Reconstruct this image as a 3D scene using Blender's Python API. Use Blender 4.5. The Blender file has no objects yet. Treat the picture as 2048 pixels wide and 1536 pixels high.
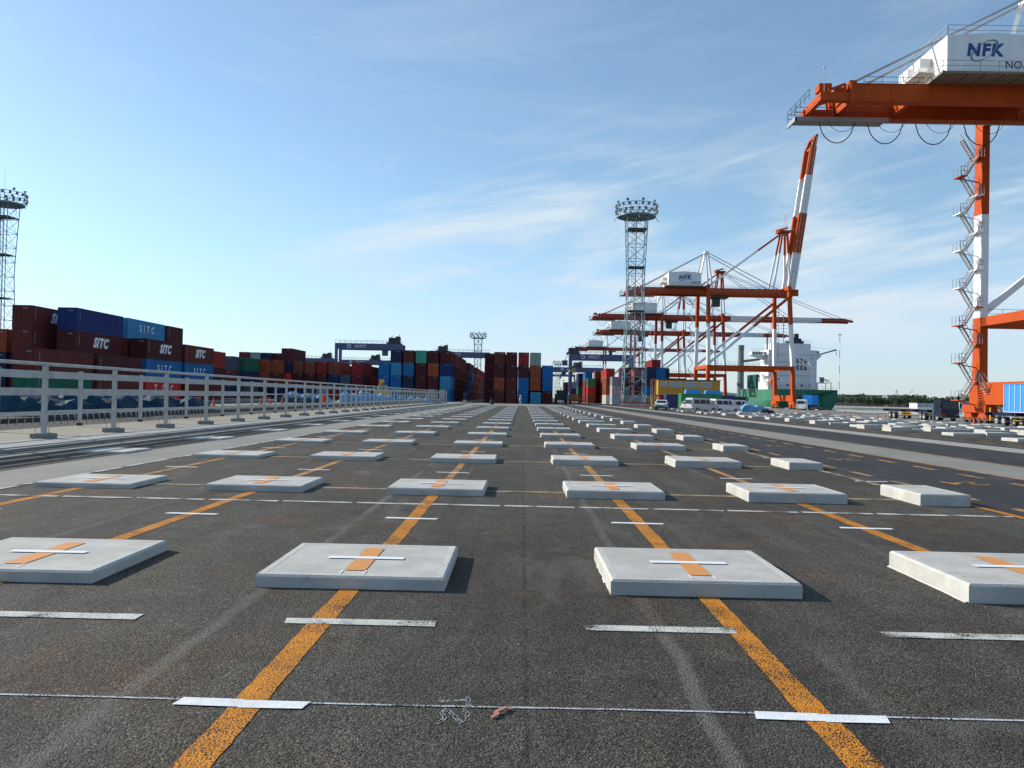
import bpy, math, random
from mathutils import Vector, Matrix
random.seed(7)
S = bpy.context.scene
COL = S.collection
R_ = math.radians

# ------------------------------------------------------------------ camera
F, ROLL, PITCH, YAW, H = 1670., R_(1.15), R_(0.85), R_(0.72), 1.54
fw = Vector((-math.sin(YAW)*math.cos(PITCH), math.cos(YAW)*math.cos(PITCH), math.sin(PITCH)))
r0 = Vector((math.cos(YAW), math.sin(YAW), 0))
u0 = r0.cross(fw)
rt = r0*math.cos(ROLL) + u0*math.sin(ROLL)
up = u0*math.cos(ROLL) - r0*math.sin(ROLL)
cd = bpy.data.cameras.new('camera')
cam = bpy.data.objects.new('camera', cd)
COL.objects.link(cam)
cd.sensor_width = 36
cd.lens = F/2048*36
cd.clip_start = 0.1
cd.clip_end = 9000
M = Matrix.Identity(4)
for i in range(3):
    M[i][0], M[i][1], M[i][2] = rt[i], up[i], -fw[i]
M[2][3] = H
cam.matrix_world = M
S.camera = cam

# ------------------------------------------------------------------ light
SUN_EL, SUN_AZ = 26.0, -66.0          # azimuth from +Y, negative towards -X
sd = Vector((math.sin(R_(SUN_AZ))*math.cos(R_(SUN_EL)), math.cos(R_(SUN_AZ))*math.cos(R_(SUN_EL)), math.sin(R_(SUN_EL))))
sl = bpy.data.lights.new('sun', 'SUN')
sl.energy = 3.5
sl.angle = R_(0.53)
sl.color = (1.0, 0.93, 0.82)
so = bpy.data.objects.new('sun', sl)
COL.objects.link(so)
so.rotation_euler = (-sd).to_track_quat('-Z', 'Y').to_euler()

W = bpy.data.worlds.new('World')
S.world = W
W.use_nodes = True
nt = W.node_tree
nt.nodes.clear()


def N(t, kind, **kw):
    n = t.nodes.new(kind)
    for k, v in kw.items():
        if k.startswith('i_'):
            n.inputs[int(k[2:]) if k[2:].isdigit() else k[2:]].default_value = v
        else:
            setattr(n, k, v)
    return n


sky = N(nt, 'ShaderNodeTexSky', sky_type='NISHITA', sun_disc=False, sun_elevation=R_(SUN_EL), sun_rotation=R_(SUN_AZ),
        air_density=1.0, dust_density=0.45, ozone_density=3.0, altitude=0)
tc = N(nt, 'ShaderNodeTexCoord')
# cirrus: noise on the plane of the cloud deck, stretched
sep = N(nt, 'ShaderNodeSeparateXYZ')
nt.links.new(tc.outputs['Generated'], sep.inputs[0])
mz = N(nt, 'ShaderNodeMath', operation='MAXIMUM', i_1=0.0)
nt.links.new(sep.outputs['Z'], mz.inputs[0])
az = N(nt, 'ShaderNodeMath', operation='ADD', i_1=0.16)
nt.links.new(mz.outputs[0], az.inputs[0])
dx = N(nt, 'ShaderNodeMath', operation='DIVIDE')
dy = N(nt, 'ShaderNodeMath', operation='DIVIDE')
nt.links.new(sep.outputs['X'], dx.inputs[0]); nt.links.new(az.outputs[0], dx.inputs[1])
nt.links.new(sep.outputs['Y'], dy.inputs[0]); nt.links.new(az.outputs[0], dy.inputs[1])
cmb = N(nt, 'ShaderNodeCombineXYZ')
nt.links.new(dx.outputs[0], cmb.inputs[0]); nt.links.new(dy.outputs[0], cmb.inputs[1])


def cloud(rot, sc, nscale, detail, lo, hi, dist=0.6, off=(0, 0, 0)):
    mp = N(nt, 'ShaderNodeMapping')
    mp.inputs['Rotation'].default_value = (0, 0, R_(rot))
    mp.inputs['Scale'].default_value = sc
    mp.inputs['Location'].default_value = off
    nt.links.new(cmb.outputs[0], mp.inputs[0])
    no = N(nt, 'ShaderNodeTexNoise')
    no.inputs['Scale'].default_value = nscale
    no.inputs['Detail'].default_value = detail
    no.inputs['Roughness'].default_value = 0.55
    no.inputs['Distortion'].default_value = dist
    nt.links.new(mp.outputs[0], no.inputs['Vector'])
    rm = N(nt, 'ShaderNodeMapRange', interpolation_type='SMOOTHSTEP')
    rm.inputs[1].default_value = lo
    rm.inputs[2].default_value = hi
    nt.links.new(no.outputs['Fac'], rm.inputs[0])
    return rm.outputs[0]


def mth(op, a, b, t=nt):
    m = N(t, 'ShaderNodeMath', operation=op)
    for i, v in enumerate((a, b)):
        if isinstance(v, (int, float)):
            m.inputs[i].default_value = v
        else:
            t.links.new(v, m.inputs[i])
    return m.outputs[0]


def wisps(tilt, sc, nscale, detail, lo, hi, dist, off):
    mp = N(nt, 'ShaderNodeMapping', vector_type='TEXTURE')
    mp.inputs['Rotation'].default_value = (0, R_(tilt), R_(8))
    mp.inputs['Scale'].default_value = sc
    mp.inputs['Location'].default_value = off
    nt.links.new(tc.outputs['Generated'], mp.inputs[0])
    no = N(nt, 'ShaderNodeTexNoise')
    no.inputs['Scale'].default_value = nscale
    no.inputs['Detail'].default_value = detail
    no.inputs['Roughness'].default_value = 0.6
    no.inputs['Distortion'].default_value = dist
    nt.links.new(mp.outputs[0], no.inputs['Vector'])
    rm = N(nt, 'ShaderNodeMapRange', interpolation_type='SMOOTHSTEP')
    rm.inputs[1].default_value, rm.inputs[2].default_value = lo, hi
    nt.links.new(no.outputs['Fac'], rm.inputs[0])
    return rm.outputs[0]


def ramp_(src, x0, x1, y0, y1):
    r = N(nt, 'ShaderNodeMapRange', interpolation_type='SMOOTHSTEP')
    for i, v in enumerate((x0, x1, y0, y1)):
        r.inputs[i+1].default_value = v
    nt.links.new(src, r.inputs[0])
    return r.outputs[0]


w1 = wisps(-8, (1, 1, 0.22), 2.3, 11, 0.42, 0.72, 0.9, (0.55, 0.15, 0.02))
w2 = wisps(-14, (1, 1, 0.10), 5.0, 12, 0.45, 0.78, 0.9, (0.7, 0.3, 0.2))
w3 = wisps(6, (1, 1, 0.12), 2.2, 10, 0.50, 0.80, 0.5, (1.4, 0.1, 0.5))
# the bank lies from straight ahead to the right, between about 6 and 18 degrees up
bank = mth('MULTIPLY', mth('MULTIPLY', ramp_(sep.outputs['X'], -0.36, -0.10, 0.05, 1.0), ramp_(sep.outputs['Z'], 0.03, 0.14, 0.15, 1.0)), ramp_(sep.outputs['Z'], 0.20, 0.34, 1.0, 0.16))
cc = mth('ADD', mth('MULTIPLY', bank, mth('ADD', mth('MULTIPLY', w1, 0.85), mth('MULTIPLY', w2, 0.30))), mth('MULTIPLY', w3, 0.14))
# thin haze band towards the horizon
hz = N(nt, 'ShaderNodeMapRange', interpolation_type='SMOOTHERSTEP')
hz.inputs[1].default_value = 0.0
hz.inputs[2].default_value = 0.22
hz.inputs[3].default_value = 0.40
hz.inputs[4].default_value = 0.0
nt.links.new(mz.outputs[0], hz.inputs[0])
cf = mth('MINIMUM', mth('ADD', mth('ADD', cc, hz.outputs[0]), 0.07), 0.85)
cmix = N(nt, 'ShaderNodeMixRGB')
cmix.inputs[2].default_value = (4.55, 5.15, 5.6, 1)
nt.links.new(cf, cmix.inputs[0])
tint = N(nt, 'ShaderNodeMixRGB', blend_type='MULTIPLY')
tint.inputs[0].default_value = 1
tint.inputs[2].default_value = (0.94, 1.035, 1.01, 1)
nt.links.new(sky.outputs[0], tint.inputs[1])
tint2 = N(nt, 'ShaderNodeMixRGB', blend_type='MULTIPLY')      # cooler air low down
tint2.inputs[2].default_value = (0.80, 0.88, 1.12, 1)
hz2 = N(nt, 'ShaderNodeMapRange', interpolation_type='SMOOTHERSTEP')
hz2.inputs[1].default_value, hz2.inputs[2].default_value = 0.0, 0.26
hz2.inputs[3].default_value, hz2.inputs[4].default_value = 1.0, 0.0
nt.links.new(mz.outputs[0], hz2.inputs[0])
nt.links.new(hz2.outputs[0], tint2.inputs[0])
nt.links.new(tint.outputs[0], tint2.inputs[1])
nt.links.new(tint2.outputs[0], cmix.inputs[1])
bg = N(nt, 'ShaderNodeBackground')
bg.inputs[1].default_value = 0.1
nt.links.new(cmix.outputs[0], bg.inputs[0])
wo = N(nt, 'ShaderNodeOutputWorld')
nt.links.new(bg.outputs[0], wo.inputs[0])

S.view_settings.view_transform = 'Standard'
S.view_settings.look = 'None'
S.view_settings.gamma = 1
S.view_settings.exposure = 0.72
S.view_settings.use_curve_mapping = False


# ------------------------------------------------------------------ geometry of the place
def zt(x):      # the yard is level, then falls gently to the quay apron
    return -0.55*min(max((x-18)/32., 0), 1)


def ray(px, py):
    return fw + rt*((px-1024)/F) + up*(-(py-768)/F)


def ground(px, py):
    d = ray(px, py)
    z = 0
    for _ in range(20):
        t = (z-H)/d.z
        z = zt(d.x*t)
    return d.x*t, d.y*t


def xat(px, Y, py=790):
    d = ray(px, py)
    return d.x*Y/d.y


def zat(px, py, Y):
    d = ray(px, py)
    return H + d.z*Y/d.y


# ------------------------------------------------------------------ materials
MATS = {}


def pbr(name, col, rough=0.6, metal=0.0, var=0.12, scale=3.0, dirt=0.0, dirtcol=(0.05, 0.035, 0.025), objcol=False, bump=0.0, bscale=40., spec=0.5, streak=False, scuff=0.0):
    if name in MATS:
        return MATS[name]
    m = bpy.data.materials.new(name)
    m.use_nodes = True
    t = m.node_tree
    b = t.nodes['Principled BSDF']
    b.inputs['Roughness'].default_value = rough
    b.inputs['Metallic'].default_value = metal
    b.inputs['Specular IOR Level'].default_value = spec
    tcn = N(t, 'ShaderNodeTexCoord')
    oi_ = N(t, 'ShaderNodeObjectInfo')
    shift = N(t, 'ShaderNodeVectorMath', operation='ADD')
    t.links.new(tcn.outputs['Object'], shift.inputs[0])
    t.links.new(mth('MULTIPLY', oi_.outputs['Random'], 60., t), shift.inputs[1])
    vec = shift.outputs[0]
    no = N(t, 'ShaderNodeTexNoise')
    no.inputs['Scale'].default_value = scale
    no.inputs['Detail'].default_value = 7
    no.inputs['Roughness'].default_value = 0.62
    t.links.new(vec, no.inputs['Vector'])
    rm = N(t, 'ShaderNodeMapRange')
    rm.inputs[1].default_value, rm.inputs[2].default_value = 0.3, 0.7
    rm.inputs[3].default_value, rm.inputs[4].default_value = 1-var, 1+var
    t.links.new(no.outputs['Fac'], rm.inputs[0])
    mul = N(t, 'ShaderNodeMixRGB', blend_type='MULTIPLY')
    mul.inputs[0].default_value = 1
    if objcol:
        oi = N(t, 'ShaderNodeObjectInfo')
        t.links.new(oi.outputs['Color'], mul.inputs[1])
    else:
        mul.inputs[1].default_value = (*col, 1)
    t.links.new(rm.outputs[0], mul.inputs[2])
    out = mul.outputs[0]
    if dirt > 0:
        n2 = N(t, 'ShaderNodeTexNoise')
        n2.inputs['Scale'].default_value = scale*0.6
        n2.inputs['Detail'].default_value = 9
        n2.inputs['Distortion'].default_value = 0.4
        mp = N(t, 'ShaderNodeMapping')
        mp.inputs['Location'].default_value = (5, 3, 1)
        mp.inputs['Scale'].default_value = (3, 3, 0.25) if streak else (1, 1, 1)
        t.links.new(vec, mp.inputs[0])
        t.links.new(mp.outputs[0], n2.inputs['Vector'])
        r2 = N(t, 'ShaderNodeMapRange')
        r2.inputs[1].default_value, r2.inputs[2].default_value = 0.5, 0.75
        r2.inputs[3].default_value, r2.inputs[4].default_value = 0, dirt
        t.links.new(n2.outputs['Fac'], r2.inputs[0])
        mx = N(t, 'ShaderNodeMixRGB')
        mx.inputs[2].default_value = (*dirtcol, 1)
        t.links.new(r2.outputs[0], mx.inputs[0])
        t.links.new(out, mx.inputs[1])
        out = mx.outputs[0]
    if scuff > 0:      # rust-brown and black rubbed marks, thin and mostly lengthwise, and pores
        for sc_, scl, lo, hi, colr in ((1.6, (1, 3.5, 1), .60, .72, (.16, .13, .10)), (26, (1, 1, 1), .68, .75, (.12, .11, .10))):
            mp2 = N(t, 'ShaderNodeMapping')
            mp2.inputs['Scale'].default_value = scl
            mp2.inputs['Location'].default_value = (9, 4, 7)
            t.links.new(vec, mp2.inputs[0])
            n4 = N(t, 'ShaderNodeTexNoise')
            n4.inputs['Scale'].default_value = sc_
            n4.inputs['Detail'].default_value = 8
            n4.inputs['Roughness'].default_value = 0.68
            n4.inputs['Distortion'].default_value = 0.5
            t.links.new(mp2.outputs[0], n4.inputs['Vector'])
            r4 = N(t, 'ShaderNodeMapRange')
            r4.inputs[1].default_value, r4.inputs[2].default_value = lo, hi
            r4.inputs[3].default_value, r4.inputs[4].default_value = 0, scuff
            t.links.new(n4.outputs['Fac'], r4.inputs[0])
            mx4 = N(t, 'ShaderNodeMixRGB')
            mx4.inputs[2].default_value = (*colr, 1)
            t.links.new(r4.outputs[0], mx4.inputs[0])
            t.links.new(out, mx4.inputs[1])
            out = mx4.outputs[0]
    t.links.new(out, b.inputs['Base Color'])
    if bump > 0:
        n3 = N(t, 'ShaderNodeTexNoise')
        n3.inputs['Scale'].default_value = bscale
        n3.inputs['Detail'].default_value = 4
        t.links.new(tcn.outputs['Object'], n3.inputs['Vector'])
        bp = N(t, 'ShaderNodeBump')
        bp.inputs['Strength'].default_value = bump
        bp.inputs['Distance'].default_value = 0.01
        t.links.new(n3.outputs['Fac'], bp.inputs['Height'])
        t.links.new(bp.outputs[0], b.inputs['Normal'])
    MATS[name] = m
    return m


def stony(name, light, dark, cell=95., paint=None, wear=0.5, bump=0.9, warm=0.0, patch=0.35, pitlo=0.62, bands=False, cv=(0.72, 1.18)):
    """open-graded asphalt, optionally under a coat of paint with pits showing through"""
    m = bpy.data.materials.new(name)
    m.use_nodes = True
    t = m.node_tree
    b = t.nodes['Principled BSDF']
    b.inputs['Roughness'].default_value = 0.85
    b.inputs['Specular IOR Level'].default_value = 0.25
    tcn = N(t, 'ShaderNodeTexCoord')
    v = N(t, 'ShaderNodeTexVoronoi')
    v.inputs['Scale'].default_value = cell
    v.inputs['Randomness'].default_value = 1
    t.links.new(tcn.outputs['Object'], v.inputs['Vector'])
    sp = N(t, 'ShaderNodeSeparateXYZ')
    t.links.new(v.outputs['Color'], sp.inputs[0])
    ramp = N(t, 'ShaderNodeValToRGB')
    e = ramp.color_ramp.elements
    e[0].position = 0.0; e[0].color = (*dark, 1)
    e[1].position = 1.0; e[1].color = (*[min(1, c*2.6) for c in light], 1)
    e2 = ramp.color_ramp.elements.new(0.55); e2.color = (*light, 1)
    e3 = ramp.color_ramp.elements.new(0.88); e3.color = (*[c*1.3 for c in light], 1)
    t.links.new(sp.outputs[0], ramp.inputs[0])
    # dark gaps between the stones
    gap = N(t, 'ShaderNodeMapRange')
    gap.inputs[1].default_value, gap.inputs[2].default_value = 0.25, 0.75
    gap.inputs[3].default_value, gap.inputs[4].default_value = 1.0, 0.45
    t.links.new(v.outputs['Distance'], gap.inputs[0])
    mg = N(t, 'ShaderNodeMixRGB', blend_type='MULTIPLY')
    mg.inputs[0].default_value = 1
    t.links.new(ramp.outputs[0], mg.inputs[1])
    t.links.new(gap.outputs[0], mg.inputs[2])

    def noise(sc, det, lo, hi, a, bb, loc=(0, 0, 0), scl=(1, 1, 1), dist=0.3):
        mp = N(t, 'ShaderNodeMapping')
        mp.inputs['Location'].default_value = loc
        mp.inputs['Scale'].default_value = scl
        t.links.new(tcn.outputs['Object'], mp.inputs[0])
        n = N(t, 'ShaderNodeTexNoise')
        n.inputs['Scale'].default_value = sc
        n.inputs['Detail'].default_value = det
        n.inputs['Roughness'].default_value = 0.6
        n.inputs['Distortion'].default_value = dist
        t.links.new(mp.outputs[0], n.inputs['Vector'])
        r = N(t, 'ShaderNodeMapRange')
        r.inputs[1].default_value, r.inputs[2].default_value = lo, hi
        r.inputs[3].default_value, r.inputs[4].default_value = a, bb
        t.links.new(n.outputs['Fac'], r.inputs[0])
        return r.outputs[0]

    big = noise(0.35, 6, 0.3, 0.7, 1-patch, 1+patch, (3, 1, 0), (1, 0.45, 1))
    mid = noise(2.3, 8, 0.3, 0.7, 1-patch*0.6, 1+patch*0.6, (7, 2, 0))
    m2 = N(t, 'ShaderNodeMixRGB', blend_type='MULTIPLY'); m2.inputs[0].default_value = 1
    t.links.new(mg.outputs[0], m2.inputs[1]); t.links.new(mth('MULTIPLY', big, mid, t), m2.inputs[2])
    out = m2.outputs[0]
    if paint is None:
        tyre = noise(1.0, 5, 0.35, 0.65, 0.84, 1.12, (40, 0, 0), (2.6, 0.06, 1), 0.1)
        oil = noise(0.9, 4, 0.66, 0.76, 1.0, 0.55, (14, 33, 0), (1, 0.8, 1), 0.2)
        m2b = N(t, 'ShaderNodeMixRGB', blend_type='MULTIPLY'); m2b.inputs[0].default_value = 1
        t.links.new(out, m2b.inputs[1]); t.links.new(mth('MULTIPLY', tyre, oil, t), m2b.inputs[2])
        out = m2b.outputs[0]
    if paint is None:
        # rust-brown stains, pale cement dust
        m3 = N(t, 'ShaderNodeMixRGB', blend_type='MULTIPLY')
        m3.inputs[2].default_value = (1.35, 0.95, 0.62, 1)
        t.links.new(noise(0.8, 7, 0.50, 0.72, 0.0, 0.55+warm, (11, 5, 0), (1, 0.7, 1), 0.8), m3.inputs[0])
        t.links.new(out, m3.inputs[1])
        m4 = N(t, 'ShaderNodeMixRGB')
        m4.inputs[2].default_value = (0.17, 0.165, 0.15, 1)
        t.links.new(noise(1.1, 10, 0.56, 0.8, 0.0, 0.55, (21, 8, 0), (1.3, 0.5, 1), 1.0), m4.inputs[0])
        t.links.new(m3.outputs[0], m4.inputs[1])
        out = m4.outputs[0]
        if bands:
            # smears of cement slurry that were dragged beside the lane lines, and the paving seam
            so_ = N(t, 'ShaderNodeSeparateXYZ')
            t.links.new(tcn.outputs['Object'], so_.inputs[0])
            wob = mth('ADD', so_.outputs[0], noise(0.55, 5, 0.0, 1.0, -0.08, 0.08, (31, 2, 0), (1, 1, 1), 0.2), t)
            acc = None
            for bx, bw, bs in ((-1.98, .065, 1.3), (-1.05, .05, .35), (0.95, .065, 1.15), (1.85, .06, .3), (-4.8, .09, .7), (3.75, .08, .6)):
                b1 = mth('MULTIPLY', mth('MAXIMUM', mth('SUBTRACT', 1.0, mth('POWER', mth('DIVIDE', mth('ABSOLUTE', mth('SUBTRACT', wob, bx, t), 0, t), bw, t), 2.0, t), t), 0.0, t), bs, t)
                acc = b1 if acc is None else mth('MAXIMUM', acc, b1, t)
            msk = mth('MULTIPLY', acc, noise(1.1, 8, 0.36, 0.60, 0.0, 1.0, (2, 17, 0), (1.0, 0.45, 1), 0.6), t)
            msk = mth('MULTIPLY', msk, noise(45, 5, 0.38, 0.58, 0.15, 1.0), t)
            m5 = N(t, 'ShaderNodeMixRGB')
            m5.inputs[2].default_value = (0.17, 0.165, 0.145, 1)
            t.links.new(mth('MULTIPLY', msk, 0.75, t), m5.inputs[0])
            t.links.new(out, m5.inputs[1])
            sm_ = mth('MAXIMUM', mth('SUBTRACT', 1.0, mth('DIVIDE', mth('ABSOLUTE', mth('SUBTRACT', mth('ADD', so_.outputs[0], noise(3.0, 3, 0, 1, -.03, .03), t), 0.05, t), 0, t), 0.022, t), t), 0.0, t)
            m6 = N(t, 'ShaderNodeMixRGB', blend_type='MULTIPLY')
            m6.inputs[2].default_value = (0.35, 0.33, 0.30, 1)
            t.links.new(mth('MULTIPLY', sm_, noise(2.5, 4, 0.4, 0.55, 0.15, 1.0), t), m6.inputs[0])
            t.links.new(m5.outputs[0], m6.inputs[1])
            out = m6.outputs[0]
    else:
        pm = N(t, 'ShaderNodeMixRGB')
        vr = N(t, 'ShaderNodeMixRGB', blend_type='MULTIPLY')
        vr.inputs[0].default_value = 1
        vr.inputs[1].default_value = (*paint, 1)
        cellv = N(t, 'ShaderNodeMapRange')
        cellv.inputs[3].default_value, cellv.inputs[4].default_value = cv
        t.links.new(sp.outputs[1], cellv.inputs[0])
        t.links.new(mth('MULTIPLY', cellv.outputs[0], noise(6, 5, 0.3, 0.7, 0.85, 1.12, (4, 4, 0)), t), vr.inputs[2])
        # pits: where cell distance is high and the wear noise too
        wn = noise(2.2, 9, 0.35, 0.75, -wear*0.6, wear, (9, 1, 0))
        pit = N(t, 'ShaderNodeMapRange')
        pit.inputs[1].default_value, pit.inputs[2].default_value = pitlo, pitlo+0.1
        pit.inputs[3].default_value, pit.inputs[4].default_value = 1.0, 0.0
        t.links.new(mth('ADD', v.outputs['Distance'], wn, t), pit.inputs[0])
        t.links.new(pit.outputs[0], pm.inputs[0])
        t.links.new(out, pm.inputs[1])
        t.links.new(vr.outputs[0], pm.inputs[2])
        out = pm.outputs[0]
    t.links.new(out, b.inputs['Base Color'])
    bp = N(t, 'ShaderNodeBump')
    bp.inputs['Strength'].default_value = bump
    bp.inputs['Distance'].default_value = 0.006
    bp.invert = True
    t.links.new(v.outputs['Distance'], bp.inputs['Height'])
    n5 = N(t, 'ShaderNodeTexNoise')
    n5.inputs['Scale'].default_value = 14
    n5.inputs['Detail'].default_value = 6
    t.links.new(tcn.outputs['Object'], n5.inputs['Vector'])
    bp2 = N(t, 'ShaderNodeBump')
    bp2.inputs['Strength'].default_value = 0.15
    bp2.inputs['Distance'].default_value = 0.02
    t.links.new(n5.outputs['Fac'], bp2.inputs['Height'])
    t.links.new(bp2.outputs[0], bp.inputs['Normal'])
    t.links.new(bp.outputs[0], b.inputs['Normal'])
    MATS[name] = m
    return m


asphalt = stony('asphalt_open', (0.100, 0.089, 0.071), (0.016, 0.015, 0.0125), 104., bands=True, bump=1.0, warm=0.25)
asphalt_new = stony('asphalt_new', (0.050, 0.052, 0.056), (0.022, 0.023, 0.025), 140., bump=0.5, patch=0.18)
paint_orange = stony('paint_orange', (0.075, 0.06, 0.045), (0.01, 0.01, 0.01), paint=(0.60, 0.225, 0.018), wear=0.30)
paint_orange_old = stony('paint_orange_old', (0.075, 0.06, 0.045), (0.01, 0.01, 0.01), paint=(0.50, 0.26, 0.09), wear=0.42)
paint_white = stony('paint_white', (0.095, 0.09, 0.08), (0.012, 0.012, 0.012), paint=(0.74, 0.76, 0.78), wear=0.05, pitlo=0.95, bump=0.25, cv=(0.93, 1.04))
paint_white_old = stony('paint_white_old', (0.095, 0.09, 0.08), (0.012, 0.012, 0.012), paint=(0.57, 0.57, 0.53), wear=0.7, bump=0.4, cv=(0.85, 1.08), pitlo=0.60)
paint_beige = stony('paint_beige', (0.095, 0.09, 0.08), (0.012, 0.012, 0.012), paint=(0.44, 0.34, 0.20), wear=0.55)
chalk = stony('chalk', (0.095, 0.09, 0.08), (0.012, 0.012, 0.012), paint=(0.50, 0.52, 0.56), wear=0.7, bump=0.4, pitlo=0.63)
dust = stony('cement_dust', (0.16, 0.155, 0.14), (0.05, 0.05, 0.05), paint=(0.21, 0.205, 0.185), wear=0.9)
concrete = pbr('concrete_slab', (0.46, 0.445, 0.41), 0.85, var=0.17, scale=2.8, dirt=0.45, dirtcol=(0.31, 0.285, 0.245), bump=0.5, bscale=50, scuff=0.4)
concrete_rim = pbr('concrete_rim', (0.50, 0.49, 0.455), 0.85, var=0.12, scale=5, dirt=0.25, dirtcol=(0.32, 0.30, 0.26), bump=0.5, bscale=50, scuff=0.35)
concrete_lane = pbr('concrete_lane', (0.21, 0.205, 0.18), 0.9, var=0.14, scale=0.5, dirt=0.35, dirtcol=(0.15, 0.145, 0.13), bump=0.4, bscale=30)
concrete_pale = pbr('concrete_pale', (0.30, 0.30, 0.285), 0.9, var=0.12, scale=0.8, dirt=0.3, dirtcol=(0.25, 0.25, 0.23), bump=0.4, bscale=30)
concrete_tan = pbr('concrete_tan', (0.25, 0.225, 0.17), 0.9, var=0.14, scale=0.6, dirt=0.3, dirtcol=(0.22, 0.2, 0.15), bump=0.4, bscale=30)
flat_orange = pbr('slab_orange_paint', (0.66, 0.27, 0.06), 0.6, var=0.05, scale=9)
flat_white = pbr('slab_white_paint', (0.82, 0.84, 0.86), 0.5, var=0.03, scale=9)
container_paint = pbr('container_paint', (1, 1, 1), 0.6, scuff=0.25, var=0.13, scale=0.9, dirt=0.22, dirtcol=(0.05, 0.02, 0.012), spec=0.25, objcol=True, streak=True)
letter_white = pbr('lettering_white', (0.72, 0.74, 0.76), 0.5, var=0.05)
lamp_grey = pbr('lamp_housing', (0.16, 0.17, 0.18), 0.5)
letter_grey = pbr('lettering_faded', (0.38, 0.38, 0.38), 0.6, var=0.05)
crane_orange = pbr('crane_orange', (0.46, 0.070, 0.009), 0.6, spec=0.15, var=0.10, scale=0.5, dirt=0.25, dirtcol=(0.24, 0.045, 0.012), streak=True)
crane_red = pbr('crane_old_orange', (0.36, 0.045, 0.014), 0.6, spec=0.15, var=0.10, scale=0.4, dirt=0.3, dirtcol=(0.2, 0.035, 0.015), streak=True)
crane_white = pbr('crane_white', (0.78, 0.78, 0.77), 0.45, var=0.05, scale=0.6, dirt=0.18, dirtcol=(0.5, 0.45, 0.38), streak=True)
galv = pbr('galvanised_steel', (0.43, 0.435, 0.42), 0.55, scuff=0.3, metal=0.2, var=0.2, scale=2.5, dirt=0.3, dirtcol=(0.26, 0.24, 0.2))
galv_grey = pbr('walkway_steel', (0.30, 0.31, 0.32), 0.6, metal=0.2, var=0.1)
tower_paint = pbr('tower_green_blue', (0.17, 0.30, 0.34), 0.5, var=0.12, scale=2)
rtg_blue = pbr('gantry_blue', (0.075, 0.095, 0.20), 0.5, var=0.1, scale=0.5)
black = pbr('black_rubber', (0.018, 0.018, 0.02), 0.7, var=0.1)
dark = pbr('dark_steel', (0.045, 0.047, 0.05), 0.6, var=0.15)
lens_m = pbr('lamp_glass', (0.16, 0.19, 0.22), 0.2, var=0.1)
glass = pbr('window_glass', (0.02, 0.026, 0.032), 0.12, var=0.05, spec=0.5)
pane_grey = pbr('curtained_pane', (0.35, 0.35, 0.36), 0.2, var=0.12, scale=2)
blue_logo = pbr('logo_blue', (0.012, 0.05, 0.23), 0.5, var=0.03)
teal_logo = pbr('logo_teal', (0.09, 0.26, 0.26), 0.5, var=0.05)
dark_text = pbr('text_dark', (0.07, 0.05, 0.08), 0.5, var=0.05)
navy = pbr('truck_navy', (0.006, 0.010, 0.036), 0.35, var=0.08)
red_paint = pbr('red_paint', (0.5, 0.03, 0.02), 0.5, var=0.1)
cone_mat = pbr('cone_orange', (0.55, 0.06, 0.02), 0.5, var=0.06)
yellow = pbr('yellow_paint', (0.62, 0.36, 0.02), 0.5, var=0.08)
yellow_office = pbr('office_yellow', (0.58, 0.30, 0.02), 0.5, var=0.10, scale=0.6)
tarp_dark = pbr('tarp_navy', (0.010, 0.042, 0.075), 0.7, var=0.35, scale=1.2, bump=0.6, bscale=6, spec=.2)
tarp_light = pbr('tarp_blue', (0.15, 0.34, 0.54), 0.6, var=0.35, scale=1.2, bump=0.6, bscale=6, spec=.25)
car_white = pbr('car_white', (0.72, 0.74, 0.75), 0.25, var=0.02)
car_silver = pbr('car_silver', (0.50, 0.52, 0.53), 0.3, var=0.02)
hull_green = pbr('hull_green', (0.02, 0.15, 0.085), 0.5, var=0.18, scale=0.15, dirt=0.4, dirtcol=(0.09, 0.24, 0.15), streak=True)
ship_white = pbr('ship_white', (0.72, 0.73, 0.74), 0.5, var=0.05, scale=0.3, dirt=0.15, dirtcol=(0.5, 0.42, 0.33), streak=True)
ship_grey = pbr('ship_grey', (0.20, 0.215, 0.22), 0.6, var=0.1)
brand_blue = pbr('pallet_box_blue', (0.02, 0.26, 0.66), 0.5, var=0.05)
lilac = pbr('pale_lilac', (0.45, 0.45, 0.75), 0.5, var=0.05)
foliage = pbr('foliage', (0.045, 0.075, 0.030), 0.8, var=0.45, scale=0.12)
bark = pbr('bark', (0.09, 0.075, 0.06), 0.9, var=0.2)
sand = pbr('sand', (0.36, 0.32, 0.24), 0.95, var=0.12, scale=0.05)
skin = pbr('skin', (0.45, 0.28, 0.2), 0.6, var=0.03)
overall = pbr('work_clothes', (0.50, 0.53, 0.52), 0.8, var=0.1, scale=8)
pink = pbr('pink_ribbon', (0.45, 0.16, 0.13), 0.6, var=0.1, scale=30)
wm = pbr('water', (0.035, 0.07, 0.10), 0.12, var=0.15, scale=0.05, bump=1.0, bscale=1.2)


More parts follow.
